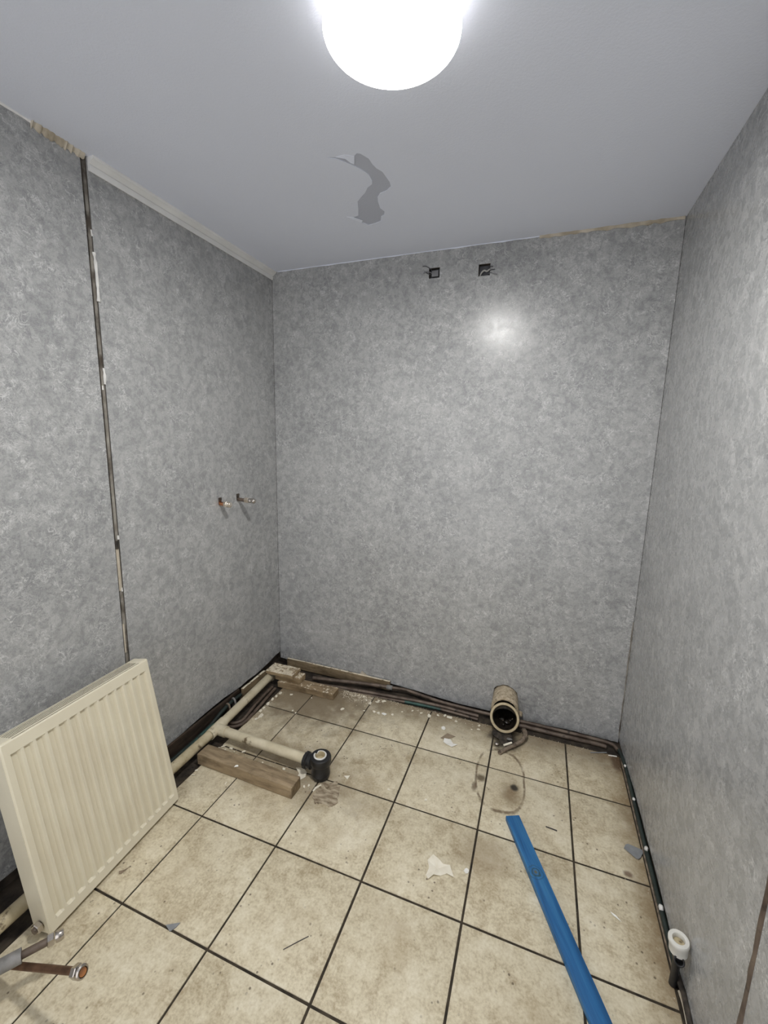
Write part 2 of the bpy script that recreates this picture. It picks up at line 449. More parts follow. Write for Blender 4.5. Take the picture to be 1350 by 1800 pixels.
def lathe(name, prof, origin, axis, mat, parent=None, seg=28, closed=False, sharp=35):
    bm = bmesh.new(); bm_lathe(bm, prof, origin, axis, seg, closed)
    return finish(name, bm, mat, parent, sharp)

def slab(name, us, vs_, skip, place, mat, parent, warp=None, seam=0.0):
    """flat board from a grid of cells with some left out; place(u, v, t) -> world, t = 0 room side, 1 back"""
    bm = bmesh.new(); V = {}
    def vert(i, j, t):
        key = (i, j, t)
        if key not in V:
            u, v = us[i], vs_[j]
            if warp: u, v = warp(u, v, i, j)
            V[key] = bm.verts.new(place(u, v, t))
        return V[key]
    nu, nv = len(us)-1, len(vs_)-1
    ok = lambda i, j: 0 <= i < nu and 0 <= j < nv and (i, j) not in skip
    for i in range(nu):
        for j in range(nv):
            if not ok(i, j): continue
            q = [(i, j), (i+1, j), (i+1, j+1), (i, j+1)]
            bm.faces.new([vert(*c, 0) for c in q]); bm.faces.new([vert(*c, 1) for c in q[::-1]])
            for (di, dj, a, b) in ((0, -1, 0, 1), (1, 0, 1, 2), (0, 1, 2, 3), (-1, 0, 3, 0)):
                if not ok(i+di, j+dj):
                    fc = bm.faces.new((vert(*q[a], 0), vert(*q[a], 1), vert(*q[b], 1), vert(*q[b], 0)))
                    fc.material_index = 1
    return finish(name, bm, mat, parent)

def frange(a, b, n): return [a+(b-a)*i/n for i in range(n+1)]

# ------------------------------------------------------------------ room shell
XL, XR, YB, HC, YF = -0.367, 1.565, 0.405, 2.32, -2.65
rng = random.Random(5)

floor = props(box('floor', (XL-0.12, YF, -0.14), (XR+0.12, YB+0.13, -0.014), 'screed'), 'dirty screed floor under beige stone tiles', kind='structure')
box('grout_bed', (-0.198, YF+0.002, -0.0139), (1.556, 0.296, -0.0022), 'grout', floor)

TS, G = 0.33, 0.0034
def tile_mesh(w, d):
    bm = bmesh.new(); bm_box(bm, (-w/2, -d/2, -0.010), (w/2, d/2, 0.0))
    ed = [e for e in bm.edges if all(v.co.z > -0.001 for v in e.verts)]
    bmesh.ops.bevel(bm, geom=ed, offset=0.0022, segments=2, affect='EDGES', profile=0.6)
    bmesh.ops.recalc_face_normals(bm, faces=bm.faces)
    me = bpy.data.meshes.new('floor_tile'); bm.to_mesh(me); bm.free(); me.materials.append(M['tile'])
    for pl in me.polygons: pl.use_smooth = True
    me.set_sharp_from_angle(angle=R(50))
    return me
tile_cache = {}
xe = [-0.195, 0, .33, .66, .99, 1.32, 1.553]
ye = [0.292] + [-TS*i for i in range(0, 8)]
for j in range(len(ye)-1):
    for i in range(len(xe)-1):
        x0, x1, y1, y0 = xe[i], xe[i+1], ye[j], ye[j+1]
        g = G*(0.75 if i < 2 else 1.0)
        w, d = round(x1-x0-2*g, 4), round(y1-y0-2*G, 4)
        if (w, d) not in tile_cache: tile_cache[(w, d)] = tile_mesh(w, d)
        o = bpy.data.objects.new('tile', tile_cache[(w, d)]); COL.objects.link(o)
        o.parent = floor
        o.location = Vector(((x0+x1)/2, (y0+y1)/2, rng.uniform(-0.0006, 0.0006))) - floor.location
        o.rotation_euler = (rng.uniform(-1, 1)*0.0012, rng.uniform(-1, 1)*0.0012, rng.uniform(-1, 1)*0.002)

# ceiling: plaster slab, paint skin with a torn hole
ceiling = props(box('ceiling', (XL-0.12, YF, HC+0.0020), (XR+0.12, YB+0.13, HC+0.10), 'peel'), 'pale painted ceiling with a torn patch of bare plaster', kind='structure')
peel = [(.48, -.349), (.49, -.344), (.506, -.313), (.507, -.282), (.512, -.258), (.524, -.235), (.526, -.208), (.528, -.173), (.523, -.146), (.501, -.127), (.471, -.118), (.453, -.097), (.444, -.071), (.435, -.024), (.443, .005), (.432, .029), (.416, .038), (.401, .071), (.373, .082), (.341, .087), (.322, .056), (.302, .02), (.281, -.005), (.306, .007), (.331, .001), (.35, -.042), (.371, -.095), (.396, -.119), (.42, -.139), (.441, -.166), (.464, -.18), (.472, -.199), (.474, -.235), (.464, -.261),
        (.448, -.290), (.431, -.316), (.404, -.345), (.374, -.362), (.408, -.353), (.435, -.342), (.443, -.321), (.453, -.307), (.468, -.34)]  # thin sliver here is the shadow under the flap, cut as part of the hole
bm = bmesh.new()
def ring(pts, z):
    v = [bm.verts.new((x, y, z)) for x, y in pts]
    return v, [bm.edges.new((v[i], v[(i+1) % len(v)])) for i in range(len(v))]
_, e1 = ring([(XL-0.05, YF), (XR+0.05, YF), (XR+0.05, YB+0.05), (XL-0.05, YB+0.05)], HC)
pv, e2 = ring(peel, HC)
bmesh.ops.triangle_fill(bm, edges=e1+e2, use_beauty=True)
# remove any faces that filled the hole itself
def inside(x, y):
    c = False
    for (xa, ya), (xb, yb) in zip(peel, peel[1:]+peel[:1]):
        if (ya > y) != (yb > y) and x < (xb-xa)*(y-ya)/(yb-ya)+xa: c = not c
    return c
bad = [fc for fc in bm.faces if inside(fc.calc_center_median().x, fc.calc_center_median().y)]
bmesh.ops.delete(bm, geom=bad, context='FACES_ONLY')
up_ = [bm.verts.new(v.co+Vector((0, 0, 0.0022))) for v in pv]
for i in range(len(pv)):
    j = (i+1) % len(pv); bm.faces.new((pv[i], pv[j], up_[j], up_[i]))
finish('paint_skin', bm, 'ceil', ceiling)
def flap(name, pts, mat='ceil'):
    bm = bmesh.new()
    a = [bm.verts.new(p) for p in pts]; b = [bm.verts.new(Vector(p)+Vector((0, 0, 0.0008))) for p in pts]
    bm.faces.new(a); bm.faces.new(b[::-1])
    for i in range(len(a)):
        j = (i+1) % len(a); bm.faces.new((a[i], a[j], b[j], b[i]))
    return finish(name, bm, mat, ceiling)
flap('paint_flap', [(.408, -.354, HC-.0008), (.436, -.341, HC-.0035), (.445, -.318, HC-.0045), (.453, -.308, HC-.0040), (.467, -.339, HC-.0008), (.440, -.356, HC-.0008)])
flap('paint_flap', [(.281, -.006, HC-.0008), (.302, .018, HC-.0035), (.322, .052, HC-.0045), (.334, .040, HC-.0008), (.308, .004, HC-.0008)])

# back wall: masonry, clad with eight boards; two cut-outs for cables, a cut-out for the soil pipe
wall_back = props(box('wall_back', (XL-0.12, YB+0.030, -0.014), (XR+0.12, YB+0.13, HC+0.002), 'backing'), 'back wall clad in grey plaster effect boards', kind='structure')
bot = [(-.37, .034), (-.30, .030), (.142, .034), (.20, .042), (.23, .034), (.43, .027), (.60, .016), (.76, .004), (.95, 0), (1.15, -.006), (1.34, -.001), (1.565, -.006)]
seams = [XL+0.001, -.105, .145, .395, .645, .898, 1.148, 1.398, XR-0.001]
holes = {3: (.525, .578, 2.197, 2.243), 4: (.762, .815, 2.183, 2.234)}
SOILX, SOILR = 1.023, 0.070
def place_b(u, v, t): return (u, YB + 0.008*t, v)
for i in range(8):
    a, b = seams[i]+0.0001, seams[i+1]-0.0001
    top = HC - 0.001
    if i in holes:
        h = holes[i]
        us = sorted(set([a, b, h[0], h[1]] + [x for x in frange(a, b, 6)[1:-1] if not h[0]-.01 < x < h[1]+.01]))
        vv = [0, 0.4, h[2], h[3], top]
        sk = {(us.index(h[0]), 2)}
    elif i == 5:
        us = sorted(set(frange(a, SOILX-SOILR, 3) + frange(SOILX-SOILR, SOILX+SOILR, 12) + frange(SOILX+SOILR, b, 3)))
        vv = [0, 0.4, top]; sk = set()
    else:
        us = frange(a, b, 10); vv = [0, 0.4, top]; sk = set()
    rr = random.Random(i)
    jit = [rr.uniform(-.0018, .0018) for _ in us]
    def warp(u, v, iu, iv):
        if iv == 0:
            z = lerp_table(bot, u) + jit[iu]
            d = abs(u-SOILX)
            if i == 5 and d < SOILR-1e-4: z = 0.100 + math.sqrt(max(0, SOILR**2-d*d))*1.0 + jit[iu]*1.5
            return u, z
        return u, v
    slab('board', us, vv, sk, place_b, ['wall', 'edge'], wall_back, warp)

# left wall: two wide boards with an open joint between them
wall_left = props(box('wall_left', (XL-0.13, YF, -0.014), (XL-0.032, YB+0.13, HC+0.002), 'backing'), 'left wall clad in wide grey plaster effect boards', kind='structure')
botl = [(-.70, .05), (-.46, .046), (-.33, .058), (-.21, .068), (-.10, .062), (.0, .056), (.22, .056), (.28, .062), (.33, .074), (.41, .074)]
for k_, (a, b) in enumerate(((-0.618, YB-0.001), (-1.66, -0.638), (YF, -1.664))):
    us = frange(a, b, 16); rr = random.Random(40+k_); jit = [rr.uniform(-.003, .003) for _ in us]
    slab('board', us, [0, .4, HC-.001], set(), lambda u, v, t: (XL-0.008*t, u, v), ['wall', 'edge'], wall_left,
         lambda u, v, iu, iv: (u, (lerp_table(botl, u) if u > -.7 else .05) + jit[iu]) if iv == 0 else (u, v))

# right wall
wall_right = props(box('wall_right', (XR+0.030, YF, -0.014), (XR+0.13, YB+0.13, HC+0.002), 'backing'), 'right wall clad in wide grey plaster effect boards', kind='structure')
botr = [(-2.7, .03), (-.70, .022), (-.56, .030), (-.37, .040), (-.11, .045), (.10, .038), (.30, .016), (.41, .008)]
for k_, (a, b) in enumerate(((-0.853, YB-0.001), (YF, -0.867))):
    us = frange(a, b, 18); rr = random.Random(60+k_); jit = [rr.uniform(-.003, .003) for _ in us]
    slab('board', us, [0, .4, HC-.001], set(), lambda u, v, t: (XR+0.008*t, u, v), ['wall', 'edge'], wall_right,
         lambda u, v, iu, iv: (u, lerp_table(botr, u) + jit[iu]) if iv == 0 else (u, v))

# white cove along the top of the left wall, from the open joint to the corner
bm = bmesh.new()
prof = [(0, 0), (0, -.040), (.003, -.042), (.0060, -.041), (.0075, -.034), (.0095, -.0275), (.0095, -.0255), (.0060, -.0250), (.0060, -.0215), (.0100, -.0205), (.0150, -.0150), (.0225, -.0105), (.0265, -.0090), (.0285, -.0060), (.0285, 0)]
A = [bm.verts.new((XL+x+.0003, -.614, HC+z-.0003)) for x, z in prof]; B = [bm.verts.new((XL+x+.0003, YB-.001, HC+z-.0003)) for x, z in prof]
for i in range(len(A)):
    j = (i+1) % len(A); bm.faces.new((A[i], A[j], B[j], B[i]))
bm.faces.new(A); bm.faces.new(B[::-1])
props(finish('trim_1', bm, 'cove', None, 25), 'white moulded cove strip between left wall and ceiling', kind='structure')

# ragged old filler where trims were torn off
def ragged(name, pts, w, mat, seed, label):
    rr = random.Random(seed); bm = bmesh.new(); n = 26
    P0, P1 = Vector(pts[0]), Vector(pts[1]); inn = Vector(pts[2])
    ra, rb = [], []
    for i in range(n+1):
        c = P0.lerp(P1, i/n); s_ = w*(0.55+0.6*rr.random())
        ra.append([bm.verts.new(c+Vector((0, 0, -0.0003))), bm.verts.new(c+inn*s_*0.7+Vector((0, 0, -0.0003))), bm.verts.new(c+inn*0.002+Vector((0, 0, -s_))), bm.verts.new(c+Vector((0, 0, -s_)))])
    for p, q in zip(ra, ra[1:]):
        for i in range(4):
            j = (i+1) % 4; bm.faces.new((p[i], p[j], q[j], q[i]))
    bm.faces.new(ra[0]); bm.faces.new(ra[-1][::-1])
    props(finish(name, bm, mat, None, 60), label, kind='structure')
ragged('trim_2', [(XL+.0003, -.625, HC), (XL+.0003, -.78, HC), (1, 0, 0)], 0.020, 'lath', 3, 'old yellowed filler ridge along the ceiling left of the open joint')
ragged('trim_3', [(XL+.0003, -.78, HC), (XL+.0003, -1.6, HC), (1, 0, 0)], 0.008, 'cove', 4, 'thin pale filler line along the ceiling over the left wall')
ragged('trim_4', [(1.02, YB-.0003, HC), (XR-.004, YB-.0003, HC), (0, -1, 0)], 0.014, 'lath', 7, 'old yellowed filler ridge above the right end of the back wall')
ragged('trim_5', [(-.33, YB-.0003, HC), (1.02, YB-.0003, HC), (0, -1, 0)], 0.0045, 'ceil', 8, 'thin painted filler line above the back wall')

# joint strip in the gap of the left wall
strip = props(box('trim_6', (XL-0.010, -0.632, 0.05), (XL-0.0035, -0.6195, HC-.002), 'strip', None, 0.001), 'grimy grey joint strip in the gap of the left wall', kind='structure')
def sealant(name, parent, pts, r, mat='silicone', seed=1):
    rr = random.Random(seed); P = spline(pts, 5)
    tube(name, P, [r*(0.6+0.6*rr.random()) for _ in P], mat, parent, 7)
sealant('sealant', strip, [(XL-.001, -.6185, 2.03), (XL+.001, -.617, 1.99), (XL+.001, -.6165, 1.93), (XL, -.617, 1.875)], .0052, seed=2)
sealant('sealant', strip, [(XL-.003, -.6195, 2.10), (XL-.002, -.6185, 2.08)], .003, seed=3)
sealant('sealant', strip, [(XL-.002, -.620, 1.655), (XL, -.619, 1.635), (XL-.001, -.620, 1.60)], .0045, seed=4)
sealant('sealant', strip, [(XL-.003, -.630, 1.595), (XL-.003, -.629, 1.58)], .004, seed=5)
sealant('sealant', strip, [(XL-.003, -.6205, 1.05), (XL-.002, -.620, 1.035)], .004, seed=6)
sealant('sealant', strip, [(XL-.003, -.624, .845), (XL-.002, -.623, .83)], .0045, seed=7)
box('exposed_timber', (XL-.0032, -.6345, .835), (XL-.001, -.6235, 1.00), 'lath', strip, 0.0006)
box('exposed_timber', (XL-.0032, -.6345, .58), (XL-.001, -.6275, .70), 'lath', strip, 0.0006)
tube('tar_streak', [(XL-.0025, -.6345, 2.3), (XL-.0025, -.6345, 1.4), (XL-.0025, -.635, 1.0)], .0028, 'crud', strip, 6)
tube('tar_streak', [(XL-.002, -.629, 1.03), (XL-.002, -.629, 1.0)], .006, 'crud', strip, 6)

# silicone line in the right hand corner
P = [Vector((XR-.0015+rng.uniform(-.001, .0005), YB-.002+rng.uniform(-.001, .0005), z)) for z in frange(0.02, 0.62, 14)]
bm = bmesh.new(); bm_tube(bm, P, [.0022+rng.uniform(-.0012, .0016) for _ in P], 6)
props(finish('trim_7', bm, 'strip', None, 60), 'thin grey sealant bead in the right hand corner', kind='structure')

# tarry joint strip in the gap of the right wall
P = [Vector((XR+.004, -.860+rng.uniform(-.0012, .0012), z)) for z in frange(0.0, HC-.01, 60)]
bm = bmesh.new(); bm_tube(bm, P, [.0072+rng.uniform(-.0010, .0022) for _ in P], 8)
props(finish('trim_8', bm, 'brown_pipe', None, 60), 'dark brown strip of adhesive in the gap of the right wall', kind='structure')

# ------------------------------------------------------------------ ceiling lamp
LX, LY, LZ, LR = *LAMP_AT, 2.24, 0.141
lamp = empty('ceiling_lamp', (LX, LY, LZ), 'round white lit ceiling lamp', 'lamp')
lathe('lamp_base', [(0, 0), (LR-.024, 0), (LR-.024, .022), (LR-.028, .024), (0, .024)], (LX, LY, HC-.0245), (0, 0, 1), 'lampbase', lamp, 64)
lathe('diffuser_side', [(LR-.022, -.0006), (LR-.018, -.002), (LR, -.047), (LR-.0008, -.0525), (LR-.005, -.0525), (LR-.023, -.001)], (LX, LY, HC-.0235), (0, 0, 1), 'lit_side', lamp, 64, True)
lathe('diffuser', [(0, 0), (.06, .0004), (.110, .0014), (.132, .0028), (.1385, .0036), (LR-.0006, .0038), (LR-.006, .0042), (0, .0045)], (LX, LY, LZ-.0002), (0, 0, 1), 'lit', lamp, 64)

# ------------------------------------------------------------------ radiator leaning by the left wall
yaw, lean, RL, RH, RT = -0.0649, 0.18, 0.4903, 0.5858, 0.0689
e_ = Vector((math.sin(yaw), math.cos(yaw), 0)); n_ = Vector((math.cos(yaw), -math.sin(yaw), 0))
upv = Vector((0, 0, math.cos(lean))) - math.sin(lean)*n_
fwv = math.cos(lean)*n_ + Vector((0, 0, math.sin(lean)))
B0 = Vector((-0.1985, -0.6445, 0.0006))
RB = lambda a, b, c: B0 - e_*a + upv*b + fwv*c      # a from the right end, b up, c out from the back
rad = empty('radiator', (-.15, -.89, 0), 'cream ribbed panel radiator leaning loose near the left wall', 'radiator')
def rib_panel(name, c_face, c_in, sign, mat):
    us = [0, .0035, .008]; fl = [0, 0, 0]
    nf = 14; pitch = (RL-.030)/nf
    for i in range(nf):
        u0 = .015 + i*pitch
        for (q, dd) in ((.0040, 0), (.0095, 1), (pitch-.0095, 1), (pitch-.0040, 0)):
            us.append(u0+q); fl.append(dd)
    us += [RL-.008, RL-.0035, RL]; fl += [0, 0, 0]
    vs2 = [(0, 0, 1), (.003, 0, 0), (.030, 0, 0), (.036, 1, 0), (RH-.045, 1, 0), (RH-.0385, 1, 0), (RH-.0370, 0, 0), (RH-.003, 0, 0), (RH, 0, 1)]
    bm = bmesh.new(); dep = .0095; g = []
    for (v, fv, edge) in vs2:
        row = []
        for i, u in enumerate(us):
            ee = edge or i in (0, len(us)-1)
            c = c_face - sign*(dep*fv*fl[i] + (.003 if ee else 0))
            row.append(bm.verts.new(RB(u, v, c)))
        g.append(row)
    for j in range(len(g)-1):
        for i in range(len(us)-1): bm.faces.new((g[j][i], g[j][i+1], g[j+1][i+1], g[j+1][i]))
    # rim folded back
    per = g[0] + [r_[-1] for r_ in g[1:]] + g[-1][-2::-1] + [r_[0] for r_ in g[-2:0:-1]]
    bk = [bm.verts.new(v.co + fwv*(c_in-(c_face-sign*.003))) for v in per]
    for i in range(len(per)):
        j = (i+1) % len(per); bm.faces.new((per[i], per[j], bk[j], bk[i]))
    bm.faces.new(bk)
    return finish(name, bm, mat, rad, 32)
rib_panel('front_panel', RT, RT-.016, 1, 'enamel')
rib_panel('back_panel', .0, .014, -1, 'enamel')
def rbox(name, a0, a1, b0, b1, c0, c1, mat, parent=rad, bev=0.0012):
    bm = bmesh.new()
    vs_, _ = bm_box(bm, (a0, b0, c0), (a1, b1, c1))
    if isinstance(mat, list):
        bm.normal_update()
        for fc in bm.faces:
            if abs(fc.normal.z) > .9: fc.material_index = 1
    if bev: bevel(bm, bev, 2)
    for v in bm.verts: v.co = RB(*v.co)
    return finish(name, bm, mat, parent, 40)
rbox('side_cover', -.0012, .001, .004, RH-.001, .0025, RT-.0035, 'enamel', bev=.0004)
rbox('side_cover', RL-.001, RL+.0012, .004, RH-.001, .0025, RT-.0035, 'enamel', bev=.0004)
grille = rbox('top_grille', .002, RL-.002, RH-.034, RH-.032, .014, RT-.016, 'cavity', bev=.0003)
rbox('grille_end', .0005, .034, RH-.0085, RH+.0018, .004, RT-.006, 'enamel', grille, .0006)
rbox('grille_end', RL-.034, RL-.0005, RH-.0085, RH+.0018, .004, RT-.006, 'enamel', grille, .0006)
for i in range(5):
    c = .0040 + i*.0094
    rbox('grille_slat', .030, RL-.030, RH-.0085, RH+.0014, c, c+.0050, ['enamel', 'cavity'], grille, .0003)
rbox('grille_slat', .030, RL-.030, RH-.0085, RH+.0016, .0515, RT-.0065, ['enamel', 'cavity'], grille, .0003)
for a in (.08, RL-.08):
    rbox('mounting_lug', a-.02, a+.02, RH-.10, RH-.040, -.003, .001, 'enamel', bev=.0006)
# side outlet low on the left end with chrome nut
O = RB(RL, .045, .035)
def hexnut(name, origin, axis, r, h, mat, parent, taper=.88, bore=None):
    bm = bmesh.new(); bm_lathe(bm, [(0, 0), (r*taper, 0), (r, h*.12), (r, h*.88), (r*taper, h), (0, h)], origin, axis, 6)
    return finish(name, bm, mat, parent, 20)
tail = tube('valve_tail', [RB(RL-.004, .030, .038), RB(RL+.022, .030, .038)], .009, 'brown_pipe', rad, 14)
hexnut('nut', RB(RL+.004, .030, .038), -e_, .0165, .014, 'chrome', tail)
for a in (.14, RL-.10):
    # hooks left on the wall that the radiator leans on
    b1 = RB(a, .36, -.001)
    bm = bmesh.new(); bm_box(bm, (XL+.0004, b1.y-.011, b1.z-.04), (XL+.004, b1.y+.011, b1.z+.02)); bm_box(bm, (XL+.003, b1.y-.011, b1.z-.012), (b1.x-.0012, b1.y+.011, b1.z-.008))
    finish('radiator_bracket', bm, 'lampbase', wall_left)

# ------------------------------------------------------------------ cream waste pipe with tee, branch and black trap
waste = empty('waste_pipe', (-.245, -.5, 0), 'cream plastic waste pipe with tee running to a black trap on the tiles', 'pipe')
PR = .0215
m0, m1, m2 = Vector((-.286, .170, .046)), Vector((-.2525, -.297, .046)), Vector((-.226, -1.55, .046))
dm = (m1-m0).normalized(); dm2 = (m2-m1).normalized()
tube('main_pipe', [m0+Vector((-.006, .03, -.022)), m0+Vector((-.002, .012, -.008)), m0, m1-dm*.02], PR, 'pvc', waste, 20)
tube('main_pipe', [m1+dm2*.02, m1.lerp(m2, .5), m2], PR, 'pvc_dirty', waste, 20)
b1 = Vector((.262, -.318, .056)); b0 = m1 + Vector((.02, 0, .0)); db = (b1-m1).normalized()
tube('branch_pipe', [m1+db*.04, b1], PR, 'pvc', waste, 20)
bm = bmesh.new()
bm_lathe(bm, [(PR, -.004), (PR+.0032, -.004), (PR+.0036, 0), (PR+.0036, .098), (PR+.0032, .102), (PR, .102)], m1-dm*.052, dm, 24)
bm_lathe(bm, [(PR+.0036, 0), (PR+.0036, .060), (PR+.0030, .063), (PR, .063)], m1, db, 24)
finish('tee_fitting', bm, 'pvc', waste, 40)
TX, TY = .326, -.324
trap = lathe('trap_body', [(0, .0006), (.030, .0006), (.036, .004), (.0385, .012), (.0385, .018), (.0395, .020), (.0395, .022), (.0385, .024), (.0380, .070), (0, .070)], (TX, TY, 0), (0, 0, 1), 'black', waste, 36)
lathe('trap_cap', [(.0385, .066), (.0425, .068), (.0450, .073), (.0450, .092), (.0430, .099), (.038, .1015), (.0278, .1015), (.0278, .080), (0, .080)], (TX, TY, 0), (0, 0, 1), 'black', trap, 36)
# white inlet ring with a broken notch
bm = bmesh.new(); seg = 40; sec = [(.0275, .0995), (.0275, .104), (.0255, .1052), (.0215, .1048), (.0200, .100), (.0195, .074)]
rings = []
for i in range(seg):
    a = 2*math.pi*i/seg
    notch = -.010*math.exp(-((a-R(155))/.22)**2)
    rings.append([bm.verts.new((TX-.002+q*math.cos(a), TY-.001+q*math.sin(a), z+(notch if z > .09 else 0))) for q, z in sec])
for i in range(seg):
    j = (i+1) % seg
    for k_ in range(len(sec)-1):
        fc = bm.faces.new((rings[i][k_], rings[j][k_], rings[j][k_+1], rings[i][k_+1])); fc.material_index = int(k_ >= 3)
finish('inlet_ring', bm, ['white_pl', 'pvc_dirty'], trap, 40)
lathe('inlet_bottom', [(0, 0), (.0198, 0)], (TX-.002, TY-.001, .0815), (0, 0, 1), 'pvc_dirty', trap, 30)
ax = (Vector((TX, TY, .058))-m1).normalized(); ax.z = 0.01; ax.normalize()
nutO = Vector((TX, TY, .056)) - ax*.078
bm = bmesh.new(); bm_lathe(bm, [(0, 0), (.031, 0), (.0335, .003), (.0335, .013), (.030, .016), (.028, .018), (.028, .027), (.0305, .029), (.0305, .036), (.026, .040), (.024, .078), (0, .078)], nutO, ax, 24)
nut = finish('compression_nut', bm, 'black', waste, 30)
for i in range(12):
    a = 2*math.pi*i/12; u = Vector((0, 0, 1)); v = ax.cross(u)
    c = nutO + ax*.0015 + (u*math.cos(a)+v*math.sin(a))*.0335
    tube('grip_rib', [c, c+ax*.0125], .0016, 'black', nut, 6)

# ------------------------------------------------------------------ timbers
def timber(name, cx, cy, rot, lx, ly, z0, z1, mat, label, bev=.0018, jit=.0010, seed=1, sub=6):
    bm = bmesh.new(); mtx = Matrix.Translation((cx, cy, 0)) @ Matrix.Rotation(R(rot), 4, 'Z')
    bm_box(bm, (-lx/2, -ly/2, z0), (lx/2, ly/2, z1))
    long = [e for e in bm.edges if abs(e.verts[0].co.x-e.verts[1].co.x) > lx*.5]
    bmesh.ops.subdivide_edges(bm, edges=long, cuts=sub)
    sharp = [e for e in bm.edges if len(e.link_faces) == 2 and e.calc_face_angle() > .5]
    bmesh.ops.bevel(bm, geom=sharp, offset=bev, segments=2, affect='EDGES', profile=.6)
    rr = random.Random(seed)
    for v in bm.verts:
        v.co += Vector((rr.uniform(-1, 1)*jit, rr.uniform(-1, 1)*jit, rr.uniform(0, 1)*jit*.6))
        v.co = mtx @ v.co
    return props(finish(name, bm, mat, None, 45), label, 'timber')
timber('timber_block', .033, -.434, -.9, .485, .066, .0012, .050, 'wood_a', 'grubby brown timber block on the tiles in front of the cream branch pipe', seed=2)
timber('timber_block', -.048, .203, 1.2, .355, .070, .0012, .0350, 'wood_b', 'longest brown timber offcut at the bottom of the corner pile', seed=3)
timber('timber_block', -.170, .214, 1.5, .160, .066, .0368, .0700, 'wood_c', 'short pale timber offcut in the middle of the corner pile', seed=4)
timber('timber_block', -.214, .208, 2.0, .176, .092, .0718, .0910, 'wood_c', 'plaster crusted flat offcut on top of the corner pile', seed=5, jit=.0016)
# battens standing against the foot of the walls
timber('batten', .040, .392, 0, .690, .013, -.006, .050, 'wood_d', 'long dusty softwood batten along the foot of the back wall', seed=6, sub=14)
timber('batten', -.349, .112, 90, .205, .014, -.012, .050, 'wood_y', 'short dusty softwood batten along the foot of the left wall', seed=7)
timber('batten', -.355, -.330, 90, .640, .012, -.012, .060, 'wood_dark', 'dark rotten batten behind the pipes under the left wall', seed=8, sub=12)
# splinter above the back batten
bm = bmesh.new()
q = [(.188, .400, .044), (.205, .400, .070), (.222, .400, .060), (.250, .400, .045)]
a = [bm.verts.new(p) for p in q]; b = [bm.verts.new((x, y-.005, z)) for x, y, z in q]
bm.faces.new(a); bm.faces.new(b[::-1])
for i in range(4): bm.faces.new((a[i], a[(i+1) % 4], b[(i+1) % 4], b[i]))
props(finish('wood_splinter', bm, 'lath'), 'pale wood splinter sticking up behind the long back batten', 'splinter')

# blue batten across the floor
bm = bmesh.new(); rot = math.atan2(-.528, .246)
bm_box(bm, (0, -.0262, .0012), (1.12, .0262, .0205))
long = [e for e in bm.edges if abs(e.verts[0].co.x-e.verts[1].co.x) > .5]
bmesh.ops.subdivide_edges(bm, edges=long, cuts=10)
sharp = [e for e in bm.edges if len(e.link_faces) == 2 and e.calc_face_angle() > .5]
bmesh.ops.bevel(bm, geom=sharp, offset=.0018, segments=2, affect='EDGES', profile=.6)
rr = random.Random(9); mt = Matrix.Translation((1.108, -.240, 0)) @ Matrix.Rotation(rot, 4, 'Z')
for v in bm.verts:
    v.co.y += rr.uniform(-1, 1)*.0006
    v.co = mt @ v.co
props(finish('blue_batten', bm, 'blue', None, 45), 'long blue stained timber batten lying on the tiles', 'timber')

# ------------------------------------------------------------------ pipes along the walls
def pipe(name, pts, r, mat, label, cat='pipe', n=5, seg=12, group=None):
    return props(tube(name, pts, r, mat, None, seg, n), label, cat, group)
pipe('copper_pipe', [(-.252, .150, .002), (-.246, .05, .002), (-.238, -.017, .002), (-.226, -.10, .002), (-.219, -.150, .002), (-.234, -.180, .002), (-.262, -.192, .002), (-.300, -.20, .002)], .0085, 'brown_pipe', 'brown copper pipe nearest the cream waste pipe, turning under it')
pipe('copper_pipe', [(-.226, .140, .004), (-.217, .05, .004), (-.208, -.02, .004), (-.200, -.10, .004), (-.196, -.155, .004), (-.206, -.188, .003), (-.228, -.208, .001), (-.262, -.218, -.001), (-.30, -.224, -.002)], .0085, 'brown_pipe', 'outer brown copper pipe along the tile edge, turning under the cream pipe')
pipe('green_cable', [(-.255, -.235, .012), (-.284, -.238, .020), (-.305, -.262, .026), (-.312, -.32, .022), (-.310, -.40, .014), (-.306, -.50, .008), (-.304, -.75, .004)], .0075, 'green', 'dull green cable looping out beside the tee of the cream pipe', 'cable')
pipe('dark_hose', [(-.335, -.02, .035), (-.333, -.09, .040), (-.330, -.17, .034), (-.326, -.30, .010), (-.325, -.60, .004)], .010, 'darkgreen', 'dark pipe in the trench under the left wall boards')
for i, (y, z) in enumerate(((-.085, .045), (-.128, .040))):
    props(tube('pipe_clip', [(-.343, y+.012, z-.05), (-.340, y+.004, z), (-.325, y-.002, z+.012), (-.312, y-.006, z-.004), (-.308, y-.010, z-.045)], .005, ('grey_sleeve', 'rust')[i], None, 8, 4),
          ('pale grey hooked clip in the trench under the left wall', 'dark rusty hooked clip in the trench nearer the tee')[i], 'clip')
pipe('copper_pipe', [(-.07, .300, .018), (.05, .322, .018), (.20, .352, .020), (.345, .371, .022), (.40, .376, .022)], .0105, 'brown_pipe', 'brown copper pipe in front of the long back batten, ending in a grey coupling')
props(lathe('pipe_coupling', [(0, 0), (.0125, 0), (.0135, .003), (.0135, .030), (.0125, .034), (0, .034)], (.372, .3745, .022), (1, .03, .0), 'grey_sleeve', None, 16), 'grey coupling on the brown pipe at the end of the back batten', 'coupling')
